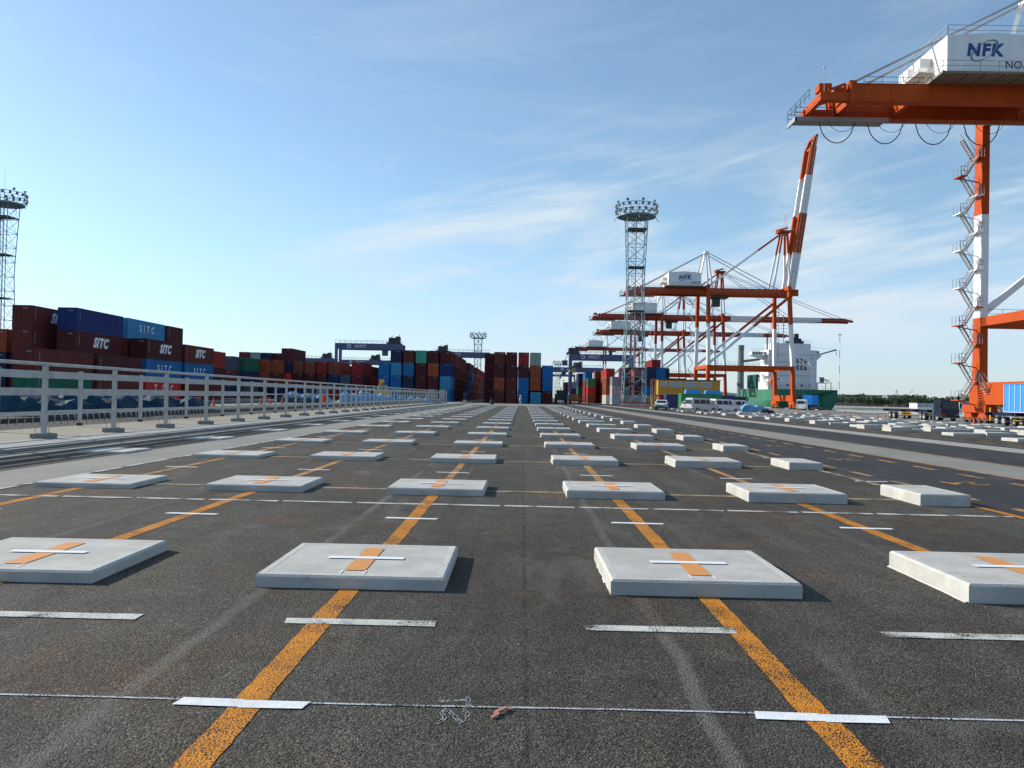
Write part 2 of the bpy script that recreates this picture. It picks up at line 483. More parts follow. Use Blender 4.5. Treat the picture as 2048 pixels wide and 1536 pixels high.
# ------------------------------------------------------------------ mesh helpers
class MB:
    def __init__(s):
        s.v, s.f, s.m, s.cur = [], [], [], 0

    def quad(s, *p):
        n = len(s.v)
        s.v += [tuple(q) for q in p]
        s.f.append(tuple(range(n, n+len(p))))
        s.m.append(s.cur)
        return s

    def hexa(s, p):      # 8 corners: 4 bottom, 4 top (same order)
        n = len(s.v)
        s.v += [tuple(q) for q in p]
        for f in ((3, 2, 1, 0), (4, 5, 6, 7), (0, 1, 5, 4), (1, 2, 6, 5), (2, 3, 7, 6), (3, 0, 4, 7)):
            s.f.append(tuple(n+i for i in f))
            s.m.append(s.cur)
        return s

    def box(s, x0, y0, z0, x1, y1, z1):
        return s.hexa([(x0, y0, z0), (x1, y0, z0), (x1, y1, z0), (x0, y1, z0), (x0, y0, z1), (x1, y0, z1), (x1, y1, z1), (x0, y1, z1)])

    def frame(s, p, q, upv=(0, 0, 1)):
        p, q = Vector(p), Vector(q)
        d = (q-p).normalized()
        u = Vector(upv)
        if abs(d.dot(u)) > 0.97:
            u = Vector((0, 1, 0))
        a = d.cross(u).normalized()
        return p, q, a, a.cross(d).normalized()

    def bar(s, p, q, w, h=None, w2=None, h2=None, upv=(0, 0, 1)):
        h = w if h is None else h
        w2 = w if w2 is None else w2
        h2 = h if h2 is None else h2
        p, q, a, b = s.frame(p, q, upv)
        c = [(-1, -1), (1, -1), (1, 1), (-1, 1)]
        return s.hexa([p+a*(i*w/2)+b*(j*h/2) for i, j in c]+[q+a*(i*w2/2)+b*(j*h2/2) for i, j in c])

    def tube(s, p, q, r, n=8, r2=None, cap=True):
        r2 = r if r2 is None else r2
        p, q, a, b = s.frame(p, q)
        k = len(s.v)
        for c, rr in ((p, r), (q, r2)):
            for i in range(n):
                t = 2*math.pi*i/n
                s.v.append(tuple(c+a*(math.cos(t)*rr)+b*(math.sin(t)*rr)))
        for i in range(n):
            j = (i+1) % n
            s.f.append((k+i, k+n+i, k+n+j, k+j)); s.m.append(s.cur)
        if cap:
            s.f.append(tuple(k+i for i in range(n))); s.m.append(s.cur)
            s.f.append(tuple(k+n+i for i in reversed(range(n)))); s.m.append(s.cur)
        return s

    def path(s, pts, r, n=5):
        for a, b in zip(pts[:-1], pts[1:]):
            s.tube(a, b, r, n, cap=False)
        return s

    def prism(s, prof, y0, y1, axis='y'):
        """extrude a closed profile [(a, z)]: axis y -> a is x ; axis x -> a is y"""
        n = len(s.v)
        k = len(prof)
        for e in (y0, y1):
            for a, z in prof:
                s.v.append((a, e, z) if axis == 'y' else (e, a, z))
        s.f.append(tuple(n+i for i in range(k))); s.m.append(s.cur)
        s.f.append(tuple(n+k+i for i in reversed(range(k)))); s.m.append(s.cur)
        for i in range(k):
            j = (i+1) % k
            s.f.append((n+i, n+k+i, n+k+j, n+j)); s.m.append(s.cur)
        return s

    def mesh(s, name, mats):
        me = bpy.data.meshes.new(name)
        me.from_pydata(s.v, [], s.f)
        for m in (mats if isinstance(mats, (list, tuple)) else [mats]):
            me.materials.append(m)
        if any(s.m):
            me.polygons.foreach_set('material_index', s.m)
        me.update()
        import bmesh
        bm = bmesh.new()
        bm.from_mesh(me)
        bmesh.ops.recalc_face_normals(bm, faces=bm.faces)
        bm.to_mesh(me)
        bm.free()
        return me

    def build(s, name, mats, parent=None, **kw):
        return link(name, s.mesh(name, mats), parent, **kw)


def link(name, data, parent=None, loc=None, rz=None, label=None, cat=None, group=None, kind=None, color=None, rot=None, scale=None):
    o = bpy.data.objects.new(name, data)
    COL.objects.link(o)
    if parent is not None:
        o.parent = parent
    if loc is not None:
        o.location = loc
    if rz is not None:
        o.rotation_euler = (0, 0, rz)
    if rot is not None:
        o.rotation_euler = rot
    if scale is not None:
        o.scale = scale
    if color is not None:
        o.color = (*color, 1)
    if label: o['label'] = label
    if cat: o['category'] = cat
    if group: o['group'] = group
    if kind: o['kind'] = kind
    return o


def root(name, label, cat, loc=(0, 0, 0), rz=0, group=None):
    return link(name, None, loc=loc, rz=rz, label=label, cat=cat, group=group)


def dup(o, parent=None):
    c = o.copy()
    COL.objects.link(c)
    c.parent = parent
    for ch in list(o.children):
        dup(ch, c)
    return c


TXT = {}


def text_mesh(body, size, mat, shear=0., offset=0.0, space=1.0, align='CENTER', depth=0.006):
    key = (body, size, mat.name, shear, offset, space, align)
    if key in TXT:
        return TXT[key]
    cu = bpy.data.curves.new('lettering', 'FONT')
    cu.body = body
    cu.size = size
    cu.shear = shear
    cu.offset = offset
    cu.space_character = space
    cu.align_x = align
    cu.align_y = 'CENTER'
    cu.extrude = depth
    cu.resolution_u = 3
    ob = bpy.data.objects.new('lettering', cu)
    COL.objects.link(ob)
    dg = bpy.context.evaluated_depsgraph_get()
    me = bpy.data.meshes.new_from_object(ob.evaluated_get(dg))
    bpy.data.objects.remove(ob)
    me.materials.clear()
    me.materials.append(mat)
    TXT[key] = me
    return me


ON_XFACE = (math.pi/2, 0, math.pi/2)      # text on a face looking towards +X
ON_YFACE = (math.pi/2, 0, 0)              # text on a face looking towards -Y (the camera)


def sheet(name, x0, x1, y0, y1, dz, mat, kind='structure', parent=None, mb=None, **kw):
    xs = sorted({x0, x1} | {x for x in (18., 50.) if x0 < x < x1})
    own = mb is None
    mb = mb or MB()
    for a, b in zip(xs[:-1], xs[1:]):
        mb.quad((a, y0, zt(a)+dz), (b, y0, zt(b)+dz), (b, y1, zt(b)+dz), (a, y1, zt(a)+dz))
    if own:
        return mb.build(name, mat, parent, kind=kind, **kw)
    return mb


# ------------------------------------------------------------------ ground
QX = 84.0
sheet('ground', -3000, QX, -300, 3500, 0.0, asphalt)
sheet('road', 7.05, 10.5, -60, 420, 0.004, asphalt_new)
sheet('concrete_path', 10.6, 12.7, -60, 420, 0.006, concrete_lane)
sheet('road', 12.7, 16.4, -60, 420, 0.004, asphalt_new)
sheet('concrete_path', 16.4, 18.0, -60, 420, 0.006, concrete_pale)
sheet('apron_pavement', 50, QX-0.3, -60, 900, 0.004, concrete_lane)
MB().box(QX-0.4, -300, -9, QX, 3500, -0.35).build('quay_wall', concrete_pale, kind='structure')
# left side: concrete strip, gutter, kerbs, pavement under the fence
sheet('concrete_path', -9.35, -7.86, -40, 420, 0.006, concrete_lane)
sheet('gutter_road', -12.45, -10.5, -40, 420, 0.004, asphalt_new)
MB().box(-11.2, -40, 0.0, -10.85, 420, 0.05).build('kerb', concrete_lane, kind='structure')
MB().box(-12.06, -40, 0.0, -11.92, 420, 0.07).build('kerb', concrete_pale, kind='structure')
MB().box(-13.9, -40, 0.0, -12.45, 420, 0.05).build('pavement', concrete_pale, kind='structure')
MB().box(-18.1, -40, 0.0, -13.9, 420, 0.035).build('pavement', concrete_tan, kind='structure')
sheet('yard_pavement', -34, -26, 30, 420, 0.004, concrete_tan)
sheet('yard_pavement', -49, -42, 30, 420, 0.004, concrete_lane)
sheet('far_pavement', -30, 8, 136, 172, 0.008, concrete_lane)

CX = [-6.78, -4.10, -1.32, 1.48, 4.25]
ROW0, PIT = 7.28, 6.24
NROW = 19

# lane lines (orange, through the slab columns)
mb = MB()
for i, x in enumerate(CX):
    y = -3.0
    e0, e1 = .085, .085
    while y < 13:
        st = .05 if 2.5 < y < 9 else .3
        f0, f1 = e0, e1
        e0 = min(.098, max(.076, e0+random.uniform(-.006, .0045)))
        e1 = min(.098, max(.076, e1+random.uniform(-.006, .0045)))
        mb.quad((x-f0, y, .003), (x+f1, y, .003), (x+e1, y+st, .003), (x-e0, y+st, .003))
        y += st
mb.build('lane_line', paint_orange, kind='structure')
mb = MB()
for x in CX:
    mb.quad((x-.07, 13, .003), (x+.07, 13, .003), (x+.07, 130, .003), (x-.07, 130, .003))
mb.build('lane_line', paint_orange_old, kind='structure')
sheet('edge_line', 6.86, 7.0, -3, 13.3, 0.008, paint_orange)
sheet('edge_line', 6.70, 6.82, 13.3, 130, 0.008, paint_beige)
sheet('edge_line', -7.84, -7.74, -3, 130, 0.008, paint_white_old)
sheet('edge_line', 10.44, 10.58, -20, 300, 0.010, paint_orange_old)
sheet('edge_line', 12.6, 12.7, -20, 300, 0.012, paint_orange_old)
sheet('edge_line', 16.3, 16.4, -20, 300, 0.012, paint_orange_old)
# dashes of the driving lane
mb = MB()
for k in range(-4, 110):
    y = 1.2 + k*2.08
    mb.quad((7.35, y, .0058), (7.5, y, .0058), (7.5, y+1.05, .0058), (7.35, y+1.05, .0058))
    mb.quad((9.72, y, .0058), (9.87, y, .0058), (9.87, y+1.05, .0058), (9.72, y+1.05, .0058))
for k in range(12, 90):
    y = k*2.2
    mb.quad((19.6, y, zt(19.6)+.0058), (19.8, y, zt(19.8)+.0058), (19.8, y+1.1, zt(19.8)+.0058), (19.6, y+1.1, zt(19.6)+.0058))
    mb.quad((21.1, y+.6, zt(21.1)+.0058), (21.3, y+.6, zt(21.3)+.0058), (21.3, y+1.7, zt(21.3)+.0058), (21.1, y+1.7, zt(21.1)+.0058))
mb.build('dash_line', paint_orange_old, kind='structure')
# cross ticks on every lane line between the slab rows, and old worn dashes
mb, mo, mc, mbg = MB(), MB(), MB(), MB()
for k in range(0, NROW):
    y = 4.12 + k*PIT
    for x in CX + [6.9]:
        j = random.uniform(-.03, .03)
        mb.quad((x-.33+j, y-.045, .0062), (x+j, y-.055, .0062), (x+j, y+.045, .0062), (x-.31+j, y+.055, .0062))
        mb.quad((x+j, y-.065, .0062), (x+.31+j, y-.06, .0062), (x+.33+j, y+.035, .0062), (x+j, y+.035, .0062))
for q in range(8):
    x0 = -7.55 + 2.0*q
    mo.quad((x0, 5.55, .0058), (x0+1.0, 5.55, .0058), (x0+1.0, 5.69, .0058), (x0-.02, 5.68, .0058))
for k in range(14):
    a = -7.5 + k*1.04
    mo.quad((a, 11.68, .0058), (a+.98, 11.66, .0058), (a+.98, 11.78, .0058), (a, 11.80, .0058))
mb.build('tick_mark', paint_white, kind='structure')
mo.build('old_dash_mark', paint_white_old, kind='structure')
xs = [-7.6 + i*0.22 for i in range(67)]
for a, b in zip(xs[:-1], xs[1:]):
    ya, yb = 4.15+.008*math.sin(a*2.1), 4.15+.008*math.sin(b*2.1)
    mc.quad((a, ya-.010, .0045), (b, yb-.010, .0045), (b, yb+.009, .0045), (a, ya+.009, .0045))
mc.build('chalk_line', chalk, kind='structure')
for k in range(1, NROW):
    y = ROW0 + k*PIT
    mbg.quad((-7.6, y-.075, .0045), (6.7, y-.075, .0045), (6.7, y+.075, .0045), (-7.6, y+.075, .0045))
mbg.build('row_line', paint_beige, kind='structure')
# chalked number and pink ribbon
ck = MB()
crnd = random.Random(3)
for line in (((880, 1404), (908, 1402), (935, 1401)), ((935, 1395), (938, 1412)), ((876, 1448), (890, 1437), (883, 1426), (894, 1420), (907, 1431), (920, 1445), (934, 1441), (936, 1428), (928, 1419))):
    for (ax, ay), (bx, by) in zip(line[:-1], line[1:]):
        g0, g1 = ground(ax, ay), ground(bx, by)
        L = math.dist(g0, g1)
        for q in range(int(L*1500)):
            u = crnd.random()
            x = g0[0]+(g1[0]-g0[0])*u+crnd.gauss(0, .0045)
            y = g0[1]+(g1[1]-g0[1])*u+crnd.gauss(0, .0065)
            r_ = crnd.uniform(.0012, .0042)
            ck.quad((x-r_, y-r_, .003), (x+r_, y-r_*.7, .003), (x+r_*.8, y+r_, .003), (x-r_*.9, y+r_*.8, .003))
ck.build('chalk_number', pbr('chalk_spray', (.5, .52, .56), .9, var=.15, scale=30), kind='structure')
rb = MB()
pts = [(-.115, 3.98, .012), (-.085, 4.03, .02), (-.10, 4.07, .016), (-.06, 4.10, .03), (-.055, 4.14, .018), (-.02, 4.145, .012)]
for a, b in zip(pts[:-1], pts[1:]):
    rb.bar((a[0], 4.06+(a[1]-4.06)*.7, a[2]*.7), (b[0], 4.06+(b[1]-4.06)*.7, b[2]*.7), .02, .005)
rb.build('ribbon_scrap', pink, label='crumpled pink ribbon scrap lying on the asphalt near the camera', cat='ribbon')
for k, n in enumerate(range(24, 36)):
    o = link('painted_number', text_mesh(str(n), .85, paint_orange_old, offset=.01, depth=0.0), loc=(8.72, 16.6+k*PIT, .010), rz=math.pi, kind='structure')

# ------------------------------------------------------------------ slabs
ORD = ['first', 'second', 'third', 'fourth', 'fifth', 'sixth', 'seventh', 'eighth', 'ninth', 'tenth', 'eleventh', 'twelfth',
       'thirteenth', 'fourteenth', 'fifteenth', 'sixteenth', 'seventeenth', 'eighteenth', 'nineteenth', 'twentieth']
G_SLAB = 'concrete slabs set out in rows on the yard'


def slab_mesh(w, d, h):
    m = MB()
    b = .018
    x, y = w/2, d/2
    m.cur = 0
    lo = [(-x, -y, -.02), (x, -y, -.02), (x, y, -.02), (-x, y, -.02)]
    mi = [(-x, -y, h-b), (x, -y, h-b), (x, y, h-b), (-x, y, h-b)]
    up_ = [(-x+b, -y+b, h), (x-b, -y+b, h), (x-b, y-b, h), (-x+b, y-b, h)]
    n = len(m.v)
    rim = .055
    inn = [(-x+b+rim, -y+b+rim, h), (x-b-rim, -y+b+rim, h), (x-b-rim, y-b-rim, h), (-x+b+rim, y-b-rim, h)]
    inn2 = [(a, c, h-.0016) for a, c, _ in inn]
    m.v += lo+mi+up_+inn+inn2
    for L in range(4):
        for i in range(4):
            j = (i+1) % 4
            a = n+4*L
            m.f.append((a+i, a+j, a+4+j, a+4+i))
            m.m.append(0 if L == 0 else 1)
    m.f.append((n+16, n+17, n+18, n+19)); m.m.append(0)
    return m


HTS = [.075, .10, .105, .125, .155]
slab_data = {}
stripe_o = MB().quad((-.085, -.5, .0035), (.085, -.5, .0035), (.085, .48, .0035), (-.085, .48, .0035)).mesh('orange_stripe', flat_orange)
stripe_w = MB().quad((-.33, -.05, .0065), (.33, -.05, .0065), (.33, .045, .0065), (-.33, .045, .0065)).mesh('white_stripe', flat_white)
tickm = MB().quad((-.1, -.63, .0035), (-.088, -.63, .0035), (-.088, -.5, .0035), (-.1, -.5, .0035)).mesh('guide_mark', flat_white)
mortar = MB()
for k in range(NROW):
    for c, x in enumerate(CX):
        h = HTS[c]*random.uniform(.97, 1.05)
        key = (c, k % 3)
        if key not in slab_data:
            slab_data[key] = slab_mesh(1.5, 1.42, HTS[c]*(1+.03*(k % 3-1))).mesh('concrete_slab', [concrete, concrete_rim])
        hh = HTS[c]*(1+.03*(k % 3-1))
        y = ROW0+k*PIT
        dxr, dyr, rz = random.uniform(-.015, .015), random.uniform(-.015, .015), random.uniform(-.006, .006)
        side = ['one column right of the left yard edge', 'second column from the left yard edge', 'column just left of the middle aisle',
                'column just right of the middle aisle', 'second column right of the middle aisle'][c]
        side = {0: 'outermost left column', 1: 'second column from left', 2: 'column left of the middle seam', 3: 'column right of the middle seam', 4: 'second column right of the seam'}[c]
        s_ = link('concrete_slab', slab_data[key], loc=(x+dxr, y+dyr, 0), rz=rz, label='pale concrete slab with painted cross, %s row away, %s' % (ORD[k], side),
                  kind='thing', cat='concrete slab', group=G_SLAB)
        link('orange_stripe', stripe_o, s_, loc=(0, 0, hh))
        link('white_stripe', stripe_w, s_, loc=(0, .02, hh))
        if k < 4:
            link('guide_mark', tickm, s_, loc=(0, 0, hh))
            link('guide_mark', tickm, s_, loc=(.188, 0, hh))
        if k < 8:
            for q in range(7):       # ragged mortar squeezed out at the lit edge
                a = -.7+q*.2
                mortar.quad((x-.75, y+a, .012), (x-.75, y+a+.2, .012), (x-.75-random.uniform(.005, .02), y+a+.2, .002), (x-.75-random.uniform(.005, .025), y+a, .002))
    # narrow slab on the right edge
    key = ('n', k % 2)
    if key not in slab_data:
        slab_data[key] = slab_mesh(.76, 1.42, .17+.01*(k % 2)).mesh('concrete_slab', [concrete, concrete_rim])
    link('narrow_concrete_slab', slab_data[key], loc=(6.47, ROW0+k*PIT, 0), label='narrow plain concrete slab on the orange edge line, %s row away' % ORD[k],
         kind='thing', cat='concrete slab', group=G_SLAB)
    # low slabs in the gutter strip on the left
    if 'g' not in slab_data:
        slab_data['g'] = slab_mesh(1.15, 1.42, .05).mesh('concrete_slab', [concrete, concrete])
    link('low_concrete_slab', slab_data['g'], loc=(-9.9, ROW0+.5+k*PIT, 0.004), label='low flat grey slab between yard edge and fence, %s row away' % ORD[k],
         kind='thing', cat='concrete slab', group='low slabs in the strip beside the fence')
mortar.build('mortar_rubble', concrete_rim, kind='stuff')
for q in range(9):
    if ('r', q % 3) not in slab_data:
        slab_data[('r', q % 3)] = slab_mesh(1.45, 1.3, .16+.05*(q % 3)).mesh('concrete_slab', [concrete, concrete_rim])
    for k in range(17):
        x, y = 23.4+q*2.8, 38.5+k*PIT+random.uniform(-.9, .9)+(q % 2)*1.6
        o = link('concrete_slab', slab_data[('r', q % 3)], loc=(x+random.uniform(-.3, .3), y, zt(x)), rz=random.uniform(-.02, .02),
             label='white slab in the right field, %s row away, %s column from the lane' % (ORD[k], ORD[q]),
             kind='thing', cat='concrete slab', group='concrete slabs crowding the right field')

rest = MB()
for q in range(9):
    for k in range(14):
        x, y = 22.4+q*2.8+random.uniform(-.5, .5), 48+k*7+random.uniform(-1.6, 1.6)
        h_ = random.uniform(.12, .32)
        w_, d_ = random.uniform(.5, .75), random.uniform(.45, .7)
        rest.box(x-w_, y-d_, zt(x), x+w_, y+d_, zt(x)+h_)
rest.build('far_slabs', concrete, kind='stuff')

# ------------------------------------------------------------------ fence on the left
fx, f0, fp, fn = -13.9, 15.85, 4.15, 34
fence = root('yard_fence', 'long galvanised steel fence with wide flat rails on concrete feet, left of slabs', 'fence', (fx, 0, 0.05))
pm_ = MB().box(-.06, -.06, .02, .06, .06, 1.95).box(-.045, -.045, 1.95, .045, .045, 2.04).mesh('post', galv)
pl_ = MB().box(-.15, -.15, .0, .15, .15, .02).mesh('base_plate', galv)
bolt = MB().tube((0, -.1, -.02), (0, -.1, .18), .008, 5)
blt = bolt.mesh('anchor_bolt', red_paint)
ft = MB().box(-.27, -.24, -.14, .27, .24, 0).mesh('foot', concrete_lane)
rail_top = MB().tube((0, -fp/2+.0, 0), (0, fp/2, 0), .05, 8).mesh('top_rail', galv)
rail_wide = MB().box(-.02, -fp/2+.004, -.105, .02, fp/2-.004, .105).mesh('wide_rail', galv)
rail_thin = MB().box(-.02, -fp/2+.004, -.035, .02, fp/2-.004, .035).mesh('thin_rail', galv)
for k in range(fn):
    y = f0+k*fp
    p = link('post', pm_, fence, loc=(0, y, 0.14))
    link('base_plate', pl_, p)
    link('foot', ft, p)
    if k < 12:
        link('anchor_bolt', blt, p, loc=(-.2, 0, 0))
        link('anchor_bolt', blt, p, loc=(.2, 0, 0))
    if k < fn-1:
        j = lambda: random.uniform(-.008, .008)
        tl = random.uniform(-.03, .03)
        link('top_rail', rail_top, fence, loc=(0.0, y+fp/2, 2.16))
        link('wide_rail', rail_wide, fence, loc=(.092, y+fp/2, 1.85+j()), rot=(0, tl, 0))
        link('wide_rail' if y < 43 else 'thin_rail', rail_wide if y < 43 else rail_thin, fence, loc=(.092, y+fp/2, 1.35+j()), rot=(0, tl, 0))
        link('thin_rail', rail_thin, fence, loc=(.092, y+fp/2, .76+j()))
fence2 = root('back_fence', 'second row of steel fence posts standing behind the near fence', 'fence', (-17.2, 0, 0.07))
pm2 = MB().box(-.06, -.06, .1, .06, .06, 2.1).mesh('post', galv)
fo2 = MB().box(-.08, -.08, 0, .08, .08, .1).mesh('post_foot', black)
rw2 = MB().box(.06, -5.15/2, -.05, .09, 5.15/2, .05).mesh('rail', galv)
for k in range(26):
    y = 22.0+k*5.15
    p = link('post', pm2, fence2, loc=(0, y, 0))
    link('post_foot', fo2, p)
    if k < 25:
        link('rail', rw2, fence2, loc=(0, y+2.575, 1.95))
# low slotted barrier
bar_ = root('low_barrier', 'low white slotted barrier with dark openings behind the fence posts', 'barrier', (-18.6, 0, 0.0))
for k in range(24):
    m = MB(); m.cur = 0
    m.box(-.04, 0, .38, .04, 6, .44)
    for i in range(12):
        m.box(-.03, i*.5, .0, .03, i*.5+.04, .52 if i % 3 == 0 else .38)
    m.cur = 1
    m.box(-.015, 0, .12, .015, 6, .30)
    if k == 0:
        me = m.mesh('barrier_section', [galv, black])
    link('barrier_section', me, bar_, loc=(0, 22+k*6.0, .06))


# ------------------------------------------------------------------ containers
def cont_meshes(L, hh):
    w = 1.219
    # walls: corrugated sides, roof, front
    m = MB()
    n = int(L/.30)
    p = (L-.3)/n
    for sx in (-1, 1):
        pts = []
        for i in range(n):
            y = .15+i*p
            pts += [(y, 0), (y+p*.25, 0), (y+p*.38, .04), (y+p*.87, .04)]
        pts.append((L-.15, 0))
        for (a, da), (b, db) in zip(pts[:-1], pts[1:]):
            xa, xb = sx*(w-.03-da), sx*(w-.03-db)
            m.quad((xa, a, .15), (xb, b, .15), (xb, b, hh-.1), (xa, a, hh-.1))
    m.quad((-w+.03, .1, hh-.03), (w-.03, .1, hh-.03), (w-.03, L-.05, hh-.03), (-w+.03, L-.05, hh-.03))
    m.quad((-w+.03, L-.05, .1), (w-.03, L-.05, .1), (w-.03, L-.05, hh-.05), (-w+.03, L-.05, hh-.05))
    m.box(-w+.05, .08, .05, w-.05, L-.08, .16)
    walls = m.mesh('walls', container_paint)
    m = MB()
    for sx in (-1, 1):
        for y0, y1 in ((0, .16), (L-.16, L)):
            a, b = sorted((sx*w, sx*(w-.15)))
            m.box(a, y0, 0, b, y1, hh)
        a, b = sorted((sx*w, sx*(w-.08)))
        m.box(a, .16, .02, b, L-.16, .17)
        m.box(a, .16, hh-.1, b, L-.16, hh)
    for y0 in (0, L-.12):
        m.box(-w+.15, y0, 0.02, w-.15, y0+.12, .15)
        m.box(-w+.15, y0, hh-.12, w-.15, y0+.12, hh)
    frame_ = m.mesh('frame', container_paint)
    m = MB()
    x1 = w-.16
    m.box(.01, .03, .15, x1, .08, hh-.12)
    for i in range(5):
        z = .3+i*(hh-.6)/4.6
        m.box(.08, .012, z, x1-.08, .03, z+.28)
    door = m.mesh('door', container_paint)
    m = MB()
    for xx in (.28, .78):
        m.tube((xx, -.005, .08), (xx, -.005, hh-.08), .022, 5)
        m.box(xx-.02, -.03, 1.0, xx+.25, -.01, 1.06)
        for z in (.3, 1.3, hh-.4):
            m.box(xx-.05, -.02, z, xx+.05, .012, z+.07)
    rods = m.mesh('lock_rods', container_paint)
    # single joined mesh for far ones
    m = MB()
    m.v, m.f = [], []
    for me in (walls, frame_):
        k = len(m.v)
        m.v += [tuple(v.co) for v in me.vertices]
        m.f += [tuple(k+i for i in q.vertices) for q in me.polygons]
    m.m = [0]*len(m.f)
    m.box(-w+.15, .03, .15, w-.15, .08, hh-.12)
    for xx in (-.78, -.28, .28, .78):
        m.box(xx-.03, 0, .08, xx+.03, .03, hh-.08)
    whole = m.mesh('shipping_container', container_paint)
    return walls, frame_, door, rods, whole


CM = {(L, h): cont_meshes(L, h) for L in (6.06, 12.19) for h in (2.59, 2.9)}
PAL = {'maroon': (.070, .010, .014), 'brown': (.115, .022, .017), 'red': (.26, .018, .016), 'brightred': (.52, .03, .02), 'orange': (.28, .065, .025),
       'navy': (.015, .024, .075), 'blue': (.008, .028, .14), 'sky': (.04, .25, .42), 'azure': (.006, .13, .36), 'green': (.015, .11, .075),
       'jade': (.06, .30, .22), 'grey': (.30, .33, .34), 'white': (.55, .56, .52), 'slate': (.06, .075, .10), 'rust': (.19, .05, .03),
       'pink': (.42, .10, .09), 'wine': (.13, .015, .022), 'sand': (.45, .36, .24), 'leaf': (.04, .24, .09), 'ultra': (.055, .065, .17)}
CNAME = {'maroon': 'dark maroon', 'brown': 'brown red', 'red': 'deep red', 'brightred': 'bright red', 'orange': 'rusty orange', 'navy': 'dark navy', 'blue': 'royal blue',
         'sky': 'light blue', 'azure': 'mid blue', 'green': 'dark green', 'jade': 'jade green', 'grey': 'light grey', 'white': 'off white', 'slate': 'slate grey', 'rust': 'rusty red',
         'pink': 'faded pink red', 'wine': 'wine red', 'sand': 'sand coloured', 'leaf': 'leaf green', 'ultra': 'violet blue'}
LOCW = []
GC = 'stacked shipping containers'


def container(xc, y0, z0, L, h, col, label, detail=1, text=None, mark=True, group=GC, tsize=1.15, italic=True):
    c = [min(1, v*random.uniform(.88, 1.12)) for v in PAL[col]]
    me = CM[(L, h)]
    xc += random.uniform(-.02, .02)
    if detail >= 2:
        r = root('shipping_container', label, 'container', (xc, y0, z0), 0, group)
        link('walls', me[0], r, color=c)
        link('frame', me[1], r, color=c)
        for sx in (1, -1):
            d = link('door', me[2], r, color=c, scale=(sx, 1, 1))
            link('lock_rods', me[3], d, color=[v*1.5+.012 for v in c])
    else:
        r = link('shipping_container', me[4], loc=(xc, y0, z0), label=label, cat='container', group=group, color=c)
    if text:
        tm = text_mesh(text, tsize, letter_white, shear=.35 if italic else 0., offset=.06*tsize if italic else .035, space=1.13 if italic else 1.9)
        link('lettering', tm, r, loc=(1.225, L*.5, h*.56), rot=ON_XFACE)
    if mark and detail >= 2:
        # small code printed on the door top and on the side's front end
        link('code_marking', text_mesh('TGHU', .26, letter_grey, offset=.005), r, loc=(.45, .008, h*.87), rot=ON_YFACE)
        if h > 2.8 and y0 < 150:
            link('code_marking', text_mesh('T\nG\nH\nU\n7\n2\n4', .22, letter_grey, offset=.008), r, loc=(1.225, .75, h*.62), rot=ON_XFACE)
    return r


HC = 2.9
# --- left yard, nearest blocks.  (face x, y0, levels from the ground up: (colour, length, text, italic))
A = [
    (-53.2, 90.5, [('green', 12.19, None), ('brown', 12.19, None)], 'nearest stack behind the fence on the far left'),
    (-53.2, 103.8, [('brown', 12.19, None), ('maroon', 12.19, None)], 'second stack behind the fence from left'),
    (-53.2, 117.3, [('brightred', 12.19, 'T O C'), ('azure', 12.19, 'SITC'), ('maroon', 12.19, 'SITC')], 'three high stack in the middle of the left block'),
    (-53.2, 130.7, [('brown', 12.19, None), ('azure', 12.19, 'SITC'), ('brown', 12.19, 'SITC')], 'right end stack of the left block'),
    (-56.1, 104.0, [('maroon', 12.19, None), ('maroon', 12.19, None), ('maroon', 12.19, 'SITC'), ('blue', 12.19, None)], 'tall stack under the topmost royal blue container'),
    (-56.1, 117.6, [('brown', 12.19, None), ('maroon', 12.19, None), ('brown', 12.19, None), ('sky', 12.19, 'SITC')], 'tall stack topped by the light blue container'),
    (-56.1, 130.7, [('brown', 6.06, None), ('maroon', 6.06, None), ('brown', 6.06, None), ('maroon', 6.06, None)], 'short tall stack behind the light blue container'),
    (-60.6, 102.0, [('brown', 12.19, None), ('maroon', 12.19, None), ('brown', 12.19, None), ('brown', 12.19, 'SITC')], 'tall stack beside the left light tower'),
    (-64.6, 103.5, [('navy', 12.19, None), ('navy', 12.19, None), ('orange', 12.19, None)], 'stack cut by the left picture edge'),
    (-56.1, 144.6, [('brown', 12.19, None), ('maroon', 12.19, None), ('red', 12.19, None)], 'stack just behind the block right end'),
]
for fxx, y0, lv, where in A:
    for i, (c, L, t) in enumerate(lv):
        lab = '%s container%s, %s level of the %s' % (CNAME[c], ' lettered %s' % t.replace(' ', '') if t else '', ORD[i], where)
        plain = c in ('sky', 'azure', 'brightred')
        container(fxx-1.22, y0, i*HC, L, HC, c, ' '.join(lab.split()[:16]), 2, t, True, tsize=1.45 if plain else 1.7, italic=not plain)


def stack_px(px0, Y, cols, where, L=12.19, h=HC, detail=2, z=0., det_from=0, base=None):
    """a column of containers whose camera-side end starts at pixel px0 on depth Y"""
    xl = xat(px0, Y)+1.22
    for i, c in enumerate(cols):
        if c is None:
            continue
        container(xl, Y, zt(xl)+i*h if base is None else base+i*h, L, h, c, '%s container, %s level of the %s' % (CNAME[c], ORD[i], where), detail)


# middle stack (six wide) left of the aisle, Y = 190
mid = [(756, ['azure', 'azure', 'azure']), (780, ['azure', 'azure', 'sky', 'navy']), (805, ['navy', 'navy', 'azure', 'brown']), (830, ['maroon', 'maroon', 'maroon', 'jade']),
       (854.5, ['brown', 'maroon', 'orange', 'maroon']), (879, ['azure', 'sky', 'blue', 'maroon'])]
for i, (px, c) in enumerate(mid):
    stack_px(px, 190, c, '%s column of the front behind the fence end' % ORD[i])
